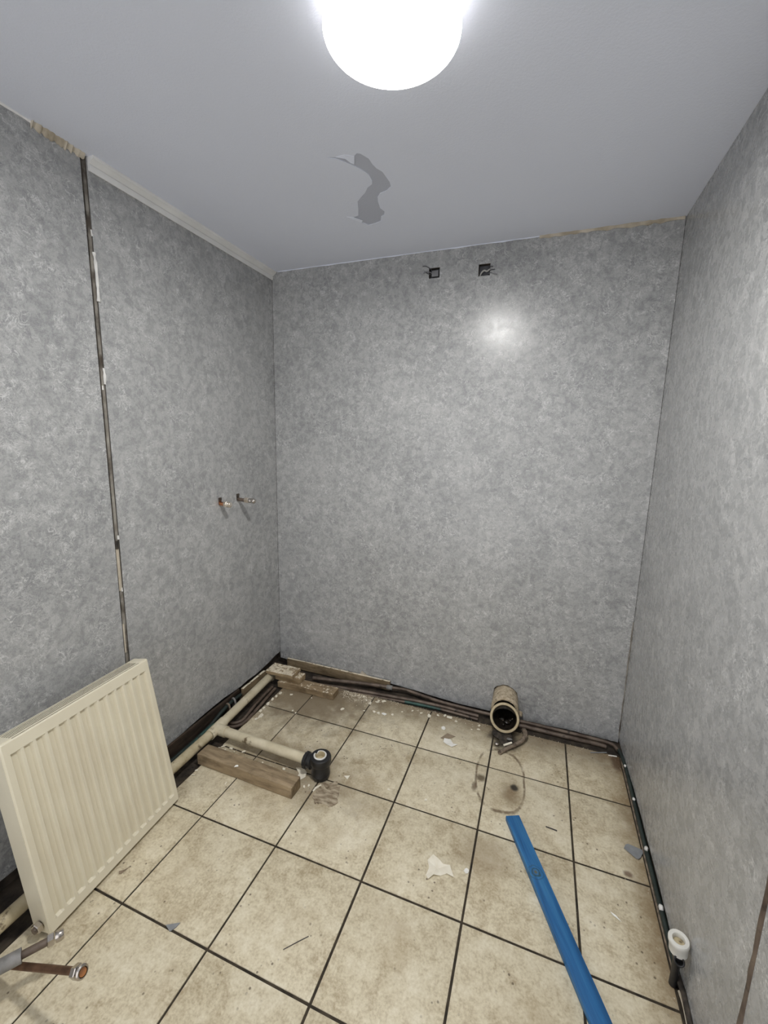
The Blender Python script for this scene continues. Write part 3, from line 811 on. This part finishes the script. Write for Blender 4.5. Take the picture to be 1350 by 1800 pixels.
pipe('copper_pipe', [(.40, .377, .022), (.47, .388, .022), (.541, .384, .018), (.675, .368, .014), (.80, .361, .014), (.952, .360, .013), (1.131, .364, .012), (1.377, .366, .010), (1.50, .364, .009), (1.535, .350, .010), (1.548, .318, .012)], .0082, 'brown_pipe', 'thin brown pipe running under the back boards behind the soil pipe to the right corner')
pipe('copper_pipe', [(-.06, .268, -.002), (.119, .300, -.002), (.28, .318, -.002), (.42, .332, -.002), (.55, .344, -.002), (.70, .350, -.003), (.90, .343, -.003)], .0098, 'brown_pipe', 'middle brown copper pipe along the back trench left of the soil pipe')
tp = pipe('copper_pipe', [(-.02, .2525, -.006), (.15, .279, -.006), (.30, .298, -.006), (.403, .307, -.006), (.56, .322, -.005), (.672, .326, -.005), (.76, .325, -.005), (.90, .318, -.006)], .0075, 'brown_pipe', 'brown pipe with a green stretch nearest the tiles in the back trench')
tube('green_stretch', spline([(.50, .3165, -.0052), (.56, .322, -.005), (.672, .326, -.005), (.70, .3260, -.005)], 5), .0080, 'green', tp, 12)
pipe('copper_pipe', [(.98, .338, -.003), (1.108, .346, -.001), (1.20, .346, -.001), (1.339, .346, -.002), (1.45, .350, -.004), (1.505, .348, -.005)], .0105, 'brown_pipe', 'thick brown pipe at the foot of the back wall right of the soil pipe')

# sleeve and white blobs at the foot of the right wall
pr = empty('wall_foot_pipe', (1.56, -.2, 0), 'dark green pipe with white sealant blobs at the foot of the right wall', 'pipe')
tube('sleeve', [(1.552, .330, .010), (1.5605, .22, .020), (1.5590, .0, .026), (1.5590, -.22, .024), (1.5590, -.42, .024), (1.5590, -.60, .020)], .0078, 'darkgreen', pr, 12, 5)
tube('thin_cable', [(1.5555, .29, .0045), (1.5550, 0, .0045), (1.5545, -.22, .005), (1.5545, -.45, .005), (1.556, -.585, .006)], .0032, 'rust', pr, 8, 4)
def blob(name, c, r, mat, parent, seed, sq=(1, 1, 1)):
    rr = random.Random(seed); bm = bmesh.new()
    bmesh.ops.create_icosphere(bm, subdivisions=2, radius=1)
    for v in bm.verts:
        k_ = 1+rr.uniform(-.18, .18)
        v.co = Vector((v.co.x*r*sq[0]*k_+c[0], v.co.y*r*sq[1]*k_+c[1], v.co.z*r*sq[2]*k_+c[2]))
    return finish(name, bm, mat, parent, 60)
for i, (y, z, q) in enumerate(((.300, .017, .0035), (.196, .030, .0065), (.003, .034, .0065), (-.020, .018, .0035), (-.218, .033, .0085), (-.235, .020, .005), (-.420, .031, .0085), (-.440, .016, .005), (.235, .008, .0035), (-.400, .008, .003))):
    blob('sealant_blob', (1.5575, y, z), q, 'silicone', pr, 20+i, (.8, 1.1, .8))
# broken foot of the wall near the camera, dark adhesive lump and pale sliver
tube('adhesive_smear', [(1.560, -.585, .018), (1.5615, -.64, .030), (1.5605, -.70, .022), (1.5605, -.80, .014), (1.5605, -1.0, .010)], [.0085]*3+[.007, .006], 'crud', pr, 8)
tube('sealant_sliver', [(1.556, -.622, .012), (1.557, -.66, .016), (1.556, -.72, .010), (1.556, -.80, .010)], .0036, 'lath', pr, 7, 4)

# white waste stub standing at the right wall
st = empty('waste_stub', (1.540, -.612, 0), 'short white waste pipe socket standing by the right wall near the blue batten', 'pipe')
sx, sy, sz = 1.538, -.618, .166
lathe('socket', [(.0135, -.012), (.0135, 0), (.0145, .002), (.0225, .002), (.0238, 0), (.0238, -.008), (.0218, -.012), (.0212, -.036), (.0150, -.042), (0, -.042), (0, -.030), (.0135, -.030)], (sx, sy, sz), (-.10, -.05, 1), 'white_pl', st, 28)
lathe('socket_plug', [(0, 0), (.0135, 0)], (sx+.0008, sy, sz-.011), (-.10, -.05, 1), 'pvc_dirty', st, 24)
lathe('black_elbow', [(.0085, .004), (.0085, .030), (.0105, .031), (.0125, .030), (.0125, .012), (.0115, 0), (0, -.004), (0, .006), (.0085, .006)], (sx+.004, sy+.004, sz-.056), (-.10, -.75, .45), 'black', st, 20)
tube('riser', [(1.544, -.612, .120), (1.546, -.606, .07), (1.5475, -.602, .03), (1.547, -.602, .0015)], .0095, 'black', st, 14, 4)

# ------------------------------------------------------------------ clay soil pipe
soil = empty('soil_pipe', (1.03, .30, 0), 'stubby clay soil pipe with open black mouth at the back wall', 'pipe')
A0 = Vector((1.023, .434, .102)); A1 = Vector((1.030, .290, .100))
da = (A1-A0).normalized(); L_ = (A1-A0).length
bm = bmesh.new()
rg = bm_lathe(bm, [(.0625, 0), (.0630, L_*.30), (.0645, L_*.55), (.0660, L_*.80), (.0665, L_*.97), (.0640, L_), (.0560, L_), (.0545, L_*.96), (.0545, 0)], A0, da, 40, closed=True)
rr = random.Random(11)
for v in bm.verts: v.co += Vector((rr.uniform(-1, 1), rr.uniform(-1, 1), rr.uniform(-1, 1)))*.0011
finish('clay_hub', bm, 'clay', soil, 40)
cn = Vector((0, -math.cos(R(20)), math.sin(R(20))))
cc = Vector((1.034, .247, .0885))
lathe('collar', [(.0520, -.055), (.0560, -.012), (.0660, -.012), (.0690, -.008), (.0700, -.004), (.0690, 0), (.0660, .0015), (.0600, .0015), (.0575, -.002), (.0555, -.030), (.0500, -.055)], cc, cn, 'collar', soil, 44, True)
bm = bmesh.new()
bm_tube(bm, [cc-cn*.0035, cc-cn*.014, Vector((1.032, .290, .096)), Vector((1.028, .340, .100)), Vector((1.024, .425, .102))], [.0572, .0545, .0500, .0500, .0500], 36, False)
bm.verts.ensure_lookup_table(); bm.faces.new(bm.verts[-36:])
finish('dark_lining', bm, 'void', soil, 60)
for i, (x, y, z, q) in enumerate(((1.022, .292, .052, .010), (1.045, .280, .050, .013), (1.032, .262, .043, .006), (1.06, .286, .058, .008))):
    blob('wet_debris', (x, y, z), q, 'void', soil, 70+i, (1.3, 1, .6))
# mortar under and round the pipe
blob('mortar', (1.035, .296, .012), .058, 'crud', soil, 81, (1.05, .45, .5))
blob('mortar', (1.032, .235, .006), .05, 'crud', soil, 82, (1.0, .9, .26))
blob('mortar', (1.052, .190, .0035), .040, 'crud', soil, 83, (.85, .75, .16))
blob('mortar', (1.100, .388, .036), .017, 'clay', soil, 84, (1.0, .9, .9))
bm = bmesh.new()
props(tube('broken_pipe_clip', [(1.128, .300, .012), (1.136, .262, .018), (1.130, .222, .018), (1.108, .188, .015), (1.075, .152, .012), (1.045, .118, .010), (1.028, .094, .0095)], [.012, .0125, .0105, .009, .0085, .009, .0085], 'rust', None, 10, 5), 'rusty curved pipe clip lying below the mouth of the soil pipe', 'clip')
props(blob('metal_scrap', (1.012, .150, .009), .009, 'chrome', None, 91, (1.2, .8, .8)), 'small shiny metal scrap beside the rusty clip', 'scrap')
props(blob('stone_scrap', (1.066, .200, .015), .011, 'grey_sleeve', None, 92, (1.3, .8, .5)), 'small grey stone scrap on the black mortar under the soil pipe', 'scrap')
props(tube('cream_sliver', [(1.044, .135, .0235), (1.078, .163, .027)], .0045, 'flake', None, 7), 'cream sliver lying on the rusty clip below the soil pipe', 'scrap')

# ------------------------------------------------------------------ copper stubs on the left wall
def wall_stub(y, z, L, tarnished, label):
    s_ = empty('water_pipe_stub', (XL, y, z-.02), label, 'pipe')
    blob_m = 'copper'
    # dark chased slot above the pipe
    box('wall_slot', (XL+.0003, y-.010, z-.006), (XL+.0016, y+.010, z+.030), 'crud' if tarnished else 'copper', s_, .0004)
    box('slot_shadow', (XL+.0014, y-.011, z+.018), (XL+.0026, y+.011, z+.029), 'crud', s_, .0004)
    dz = -.002
    tube('pipe', [(XL+.0015, y, z), (XL+L*.62, y, z+dz)], .0092, 'brown_pipe' if tarnished else 'copper_new', s_, 14)
    nut = hexnut('compression_nut', (XL+L*.42, y, z+dz*.5), (1, 0, -.03), .0150, L*.22, 'brass', s_)
    lathe('valve_body', [(0, 0), (.0108, 0), (.0126, .002), (.0126, L*.12), (.0102, L*.16), (.0132, L*.20), (.0132, L*.30), (.0096, L*.36), (.0060, L*.38), (0, L*.38)], (XL+L*.62, y, z+dz), (1, 0, -.02), 'brass' if not tarnished else 'chrome', s_, 16)
wall_stub(-.076, 1.098, .068, False, 'shorter bright copper pipe stub on the left wall')
wall_stub(.056, 1.103, .110, True, 'longer dark copper pipe stub nearer the corner on the left wall')
box_ = bmesh.new()
props(blob('filler_smear', (XL+.0004, -.125, 1.096), .008, 'strip_pale', None, 33, (.06, 2.6, .5)), 'pale filler smear on the left wall beside the bright stub', 'filler')

# ------------------------------------------------------------------ cable outlets high on the back wall
def wire(parent, pts, r, mat): tube('wire', pts, r, mat, parent, 7, 5)
c1 = empty('cable_outlet', (.552, YB+.01, 2.198), 'left square cable hole with a grey box high on the back wall', 'outlet')
box('outlet_box', (.538, YB+.004, 2.206), (.570, YB+.020, 2.233), 'cable', c1, .002)
box('outlet_recess', (.526, YB+.021, 2.198), (.577, YB+.028, 2.242), 'cable_d', c1, .001)
wire(c1, [(.540, YB+.012, 2.232), (.527, YB-.006, 2.243), (.510, YB-.014, 2.250), (.497, YB-.012, 2.251)], .0018, 'cable_d')
wire(c1, [(.540, YB+.012, 2.222), (.524, YB-.006, 2.226), (.508, YB-.010, 2.224), (.500, YB-.008, 2.220)], .0022, 'cable')
wire(c1, [(.541, YB+.012, 2.215), (.522, YB-.004, 2.218), (.506, YB-.010, 2.228)], .0018, 'cable_d')
c2 = empty('cable_outlet', (.788, YB+.01, 2.184), 'right square cable hole with pale looped cable high on the back wall', 'outlet')
box('outlet_recess', (.763, YB+.021, 2.184), (.814, YB+.028, 2.233), 'cable_d', c2, .001)
wire(c2, [(.768, YB+.014, 2.188), (.776, YB+.006, 2.200), (.788, YB+.004, 2.207), (.800, YB+.006, 2.203), (.812, YB+.008, 2.212)], .0036, 'cable_l')
wire(c2, [(.806, YB+.012, 2.218), (.818, YB-.004, 2.219), (.828, YB-.010, 2.215)], .0016, 'cable_d')
wire(c2, [(.806, YB+.012, 2.203), (.820, YB-.005, 2.204), (.838, YB-.012, 2.202)], .0020, 'cable_d')
wire(c2, [(.804, YB+.012, 2.194), (.818, YB-.004, 2.192), (.836, YB-.012, 2.184), (.850, YB-.012, 2.181)], .0018, 'cable')

# ------------------------------------------------------------------ loose pipes by the radiator, lower left
lp = empty('radiator_feed_pipe', (.0, -1.23, 0), 'brown copper pipe with chrome nut and copper tip rising off the floor', 'pipe')
p0 = Vector((-.21, -1.240, .0110)); p1 = Vector((.168, -1.2205, .164)); dd = (p1-p0).normalized()
tube('pipe', [p0, p1], .0082, 'copper', lp, 14)
hexnut('nut', p1-dd*.014, dd, .0150, .017, 'chrome', lp)
lathe('olive', [(0, 0), (.0110, 0), (.0150, .002), (.0150, .007), (.0125, .010), (.0105, .010), (.0095, .004), (0, .003)], p1+dd*.007, dd, 'chrome', lp, 18)
lathe('copper_tip', [(0, 0), (.0088, 0), (.0088, .006), (0, .0075)], p1+dd*.0105, dd, 'copper_new', lp, 14)
sp = empty('sleeved_pipe', (-.10, -1.22, 0), 'pipe in a grey sleeve with chrome nut beside the radiator foot', 'pipe')
q0 = Vector((-.122, -1.352, .110)); q1 = Vector((-.008, -1.173, .106)); dq = (q1-q0).normalized()
tube('sleeve', [q0, q0.lerp(q1, .70)], .0170, 'grey_sleeve', sp, 16)
tube('pipe', [q0.lerp(q1, .68), q1], .0095, 'brown_pipe', sp, 14)
hexnut('nut', q1-dq*.012, dq, .0155, .015, 'chrome', sp)
lathe('valve_end', [(0, 0), (.0120, 0), (.0140, .004), (.0140, .012), (.0110, .018), (0, .019)], q1+dq*.005, dq, 'chrome', sp, 18)
tube('pipe_foot', [q0, q0+Vector((-.012, -.014, -.012)), q0+Vector((-.02, -.022, -.05)), q0+Vector((-.02, -.022, -.1085))], .0165, 'grey_sleeve', sp, 16)

# ------------------------------------------------------------------ scraps and paint flakes
def flake(name, x, y, size, mat, seed, label, group=None, asp=1.0, rot=None, z=.0010, th=.0012, curl=.0025, pts=None, cat='paint flake'):
    rr = random.Random(seed); bm = bmesh.new()
    n = 7 if pts is None else len(pts)
    rot = rr.uniform(0, 6.28) if rot is None else R(rot)
    P = []
    for i in range(n):
        if pts is None:
            a = 2*math.pi*i/n+rr.uniform(-.3, .3); q = size*rr.uniform(.55, 1.1)
            px, py = q*math.cos(a), q*math.sin(a)/asp
        else: px, py = pts[i][0]*size, pts[i][1]*size
        P.append((x+px*math.cos(rot)-py*math.sin(rot), y+px*math.sin(rot)+py*math.cos(rot), z+rr.uniform(0, curl)))
    c = (x, y, z)
    A = [bm.verts.new(p) for p in P]; B = [bm.verts.new((p[0], p[1], p[2]+th)) for p in P]
    ca = bm.verts.new(c); cb = bm.verts.new((c[0], c[1], c[2]+th))
    for i in range(n):
        j = (i+1) % n
        bm.faces.new((A[j], A[i], ca)); bm.faces.new((B[i], B[j], cb)); bm.faces.new((A[i], A[j], B[j], B[i]))
    return props(finish(name, bm, mat), label, cat, group)
edge = [(-.180, -.057, .018), (-.180, -.030, .016), (-.180, .010, .019), (-.155, -.089, .028), (-.182, .050, .018), (-.178, .083, .018), (-.174, .117, .016), (-.160, -.118, .014)]
for i, (x, y, q) in enumerate(edge):
    flake('paint_flake', x, y, q, 'flake', 100+i, 'cream paint flake on the tile edge beside the two brown pipes', 'flakes along the left tile edge', 1.8, 100+8*(i % 3))
for i, (x, y, q) in enumerate(((-.109, .130, .010), (-.024, .010, .006), (.0, -.001, .006), (.010, .145, .006))):
    flake('paint_flake', x, y, q, 'flake', 120+i, ('round cream flake before the front of the longest corner offcut', 'tiny cream flake on the first tile corner before the timber pile', 'tiny cream flake beside the one on the first tile corner', 'small cream flake near the middle of the longest corner offcut')[i])
back = [(.329, .222, .013), (.362, .247, .014), (.395, .268, .016), (.366, .262, .010), (.379, .163, .013), (.402, .162, .013), (.212, .121, .013), (.325, .151, .007), (.476, .177, .009), (.516, .219, .009), (.659, .240, .018), (.733, .274, .012), (.762, .268, .020),
        (.799, .250, .010), (.913, .262, .011), (.915, .231, .009), (.883, .218, .008), (.612, .248, .010), (.564, .249, .008), (.30, .240, .012), (.275, .262, .010), (.700, .262, .010)]
def back_label(x, y):
    if x < .31: return 'cream flake at the right end of the longest corner offcut' if y > .2 else 'thin cream flake on the tile right of the corner pile'
    if x < .45: return 'cream flake at the back tile edge below the grey coupling' if y > .2 else 'cream flake beside the greyish round flake'
    if x < .64: return 'small cream flake at the back edge between two grout lines'
    if x < .70: return 'broad cream flake where a grout line meets the back trench'
    if x < .82: return 'cream flake at the back edge behind the folded white flake'
    return 'small cream flake at the back edge left of the soil pipe'
for i, (x, y, q) in enumerate(back):
    flake('paint_flake', x, y, q, 'flake', 140+i, back_label(x, y), 'flakes along the back tile edge', 1.4)
flake('paint_flake', .430, .165, .017, 'flake_w', 165, 'greyish round flake near the back edge of the tiles', None, 1.2, z=.0015)
flake('paint_flake', .750, .174, .015, 'flake_w', 166, 'small bright white flake behind the folded white flake', None, 1.1)
tim = [(-.178, -.335, .014), (-.192, -.352, .008), (-.137, -.335, .011), (-.069, -.330, .012), (-.155, -.352, .008), (.158, -.350, .012), (.290, -.400, .008), (.305, -.388, .008), (-.110, -.345, .007), (.05, -.352, .006)]
for i, (x, y, q) in enumerate(tim):
    flake('paint_flake', x, y, q, 'flake', 180+i, ('cream paint flake between the left half of the timber block and the branch pipe' if x < .02 else 'cream paint flake between the timber block and the black trap'), 'flakes beside the timber block', 1.5)
for i, (x, y) in enumerate(((-.180, -.520), (-.185, -.495), (-.021, -.505))):
    flake('paint_flake', x, y, .010, 'flake', 200+i, 'thin cream flake on the tile between timber block and radiator', 'flakes between timber and radiator', 2.2)
flake('paint_flake', .232, -.345, .040, 'flake', 210, 'large cream shard beside the black trap', None, pts=[(-.9, .25), (-.2, .75), (.55, .6), (.95, .1), (.75, -.75), (.30, -.55), (.25, .0)], rot=-20, curl=.004)
flake('paint_flake', .433, -.288, .013, 'flake', 211, 'small triangular cream flake right of the black trap', None, pts=[(-1, .5), (1, .5), (.1, -.9)], rot=25)
flake('paint_flake', .884, -.530, .042, 'flake', 212, 'large torn cream flake in the middle of the floor', None, pts=[(-.25, 1.15), (.15, .75), (.5, .35), (1.05, .35), (1.25, -.65), (.75, -.35), (.2, -.55), (-.35, -.55), (-.8, -.95), (-.95, -.6), (-.65, 0), (-.75, .65)], rot=18, curl=.005)
flake('paint_flake', .978, -.500, .014, 'flake_w', 213, 'small white flake by the grout line right of the torn flake', None, 1.3)
flake('paint_flake', .799, .080, .032, 'flake_w', 214, 'folded bright white flake on the back row of tiles', None, pts=[(-1, .55), (-.1, .75), (.55, .1), (1.2, .15), (.55, -.7), (-.3, -.45), (-.9, -.15)], rot=-5, curl=.008)
flake('card_scrap', .783, .122, .036, 'flake_t', 215, 'tan scrap behind the folded white flake', None, pts=[(-1, -.45), (-.1, .65), (1, .25), (.35, -.25), (-.5, -.6)], rot=10, curl=.001, cat='scrap')
flake('paint_flake', 1.429, -.474, .014, 'flake_w', 216, 'thin white flake on the tile right of the blue batten', None, pts=[(-1, .6), (0, .25), (1, -.8), (.2, -.35), (-.6, .1)], curl=.003, rot=0)
flake('paint_flake', .776, -.276, .008, 'flake', 217, 'tiny cream flake on the tile left of the toilet mark', None)
flake('paint_flake', .620, -.284, .008, 'flake', 218, 'tiny cream flake two tiles left of the toilet mark', None)
flake('paint_flake', 1.150, -.165, .008, 'flake', 219, 'tiny cream flake on the lower right rim of the toilet mark', None, 2.5)
flake('board_scrap', 1.522, -.214, .030, 'grey_chip', 230, 'grey corner of wall board lying by the right wall', None, pts=[(-1, .05), (-.75, .55), (-.45, .75), (.95, .45), (1.1, .25), (.55, -.75), (.3, -.95), (.05, -.9)], rot=2, z=.002, th=.004, curl=0, cat='scrap')
flake('board_scrap', .195, -.986, .020, 'grey_chip', 231, 'small grey shard across the grout line in the left foreground', None, pts=[(-1, -.1), (.7, .9), (.6, .2), (.2, -.5)], rot=0, th=.003, curl=0, cat='scrap')
flake('board_scrap', .556, -.887, .037, 'chip_edge', 232, 'thin dark sliver on the tile in the foreground', None, pts=[(-1, .0), (.1, .06), (1, .08), (1, .03), (.1, .0), (-1, -.05)], rot=45, th=.0010, curl=0, cat='scrap')
flake('board_scrap', 1.249, -.227, .020, 'chip_edge', 233, 'tiny dark sliver right of the blue batten tip', None, pts=[(-1, .25), (0, .2), (1, .1), (1, -.15), (0, -.05), (-1, .05)], rot=0, th=.0015, curl=0, cat='scrap')
flake('board_scrap', 1.463, .283, .038, 'grey_chip', 234, 'thin grey strip near the right back corner', None, pts=[(-1, -.12), (1, .12), (1, .0), (-1, -.28)], rot=14, th=.002, curl=.001, cat='scrap')
flake('board_scrap', 1.522, .282, .018, 'flake_w', 235, 'thin white strip in the right back corner', None, pts=[(-1, .1), (1, .15), (1, -.15), (-1, -.15)], rot=8, th=.002, curl=.001, cat='scrap')
flake('leaf_scrap', -.086, -.915, .018, 'flake_t', 236, 'small curled brown scrap on the tile in front of the radiator', None, pts=[(-.6, -.6), (0, -.2), (.5, .8), (.35, .1), (.2, -.7), (-.2, -.9)], rot=0, th=.0010, curl=.003, cat='scrap')
flake('paint_flake', .0, -.46, .010, 'flake_w', 237, 'small pale flake on top of the timber block', None, 1.5, z=.0525)

# bare patch where a piece of tile skin is gone beside the trap
bm = bmesh.new(); rr = random.Random(314)
q0_ = [(.352, -.352), (.395, -.340), (.428, -.347), (.441, -.385), (.452, -.428), (.430, -.448), (.400, -.440), (.372, -.455), (.348, -.430), (.344, -.390)]
q = []
for (xa, ya), (xb, yb) in zip(q0_, q0_[1:]+q0_[:1]):
    for t_ in (0, .25, .5, .75): q.append((xa+(xb-xa)*t_+rr.uniform(-.0045, .0045), ya+(yb-ya)*t_+rr.uniform(-.0045, .0045)))
A = [bm.verts.new((x, y, .0006)) for x, y in q]; B = [bm.verts.new((x, y, .0024+rng.uniform(-.0006, .0012))) for x, y in q]; cb = bm.verts.new((.395, -.398, .0022))
bm.faces.new(A[::-1])
for i in range(len(q)):
    j = (i+1) % len(q); bm.faces.new((A[i], A[j], B[j], B[i])); bm.faces.new((B[i], B[j], cb))
props(finish('adhesive_patch', bm, 'bed', None, 60), 'rough brown patch of old adhesive on the tile below the black trap', 'patch')
box_m = Matrix.Translation((.392, -.352, 0)) @ Matrix.Rotation(R(42), 4, 'Z')
props(box('board_scrap', (-.026, -.006, .003), (.026, .006, .010), 'bed', None, .001, box_m), 'small grey brown sliver leaning at the foot of the black trap', 'scrap')
props(tube('filler_ridge', [(.335, -.405, .0025), (.338, -.388, .003), (.350, -.366, .003)], [.003, .0045, .003], 'flake', None, 7), 'cream ridge of filler on the grout line below the black trap', 'filler')

# uncountable plaster crumbs
bm = bmesh.new(); rr = random.Random(77)
def crumb(x, y, z, s_):
    vv = [bm.verts.new((x+rr.uniform(-1, 1)*s_, y+rr.uniform(-1, 1)*s_, z)) for _ in range(3)]
    t = bm.verts.new((x, y, z+s_*rr.uniform(.5, 1.0)))
    bm.faces.new(vv); 
    for i in range(3): bm.faces.new((vv[i], vv[(i+1) % 3], t))
for _ in range(420): crumb(rr.uniform(.14, .98), .292-abs(rr.gauss(0, .030)), .0008, rr.uniform(.0012, .0042))
for _ in range(620): crumb(rr.uniform(.14, .33), .280-abs(rr.gauss(0, .034)), .0008, rr.uniform(.002, .0065))
for _ in range(150): crumb(-.190+abs(rr.gauss(0, .014)), rr.uniform(-.13, .15), .0008, rr.uniform(.0012, .0042))
for _ in range(120): crumb(rr.uniform(1.10, 1.54), .290-abs(rr.gauss(0, .02)), .0008, rr.uniform(.001, .003))
for _ in range(120): crumb(rr.uniform(-.18, .30), rr.uniform(-.39, -.33), .0008, rr.uniform(.001, .003))
for _ in range(140): crumb(rr.uniform(-.15, 1.5), rr.uniform(-.6, .26), .0008, rr.uniform(.0006, .0018))
for _ in range(70): crumb(1.545-abs(rr.gauss(0, .008)), rr.uniform(-.7, .28), .0008, rr.uniform(.001, .003))
props(finish('plaster_crumbs', bm, 'crumb'), 'cream plaster crumbs scattered along the tile edges', 'crumbs', kind='stuff')
bm = bmesh.new()
for _ in range(170): crumb(rr.uniform(-.295, -.135), rr.uniform(.165, .250), .0925, rr.uniform(.002, .0065))
for _ in range(50): crumb(rr.uniform(-.125, -.098), rr.uniform(.19, .24), .0712, rr.uniform(.002, .0045))
props(finish('plaster_crumbs', bm, 'crumb'), 'crust of plaster crumbs on the corner timber pile', 'crumbs', kind='stuff')
bm = bmesh.new()
for _ in range(260):
    crumb(rr.uniform(XL+.01, -.21), rr.uniform(-.62, .24), -.0138, rr.uniform(.002, .007))
props(finish('trench_rubble', bm, 'crud'), 'dark rubble in the trench under the left wall', 'rubble', kind='stuff')
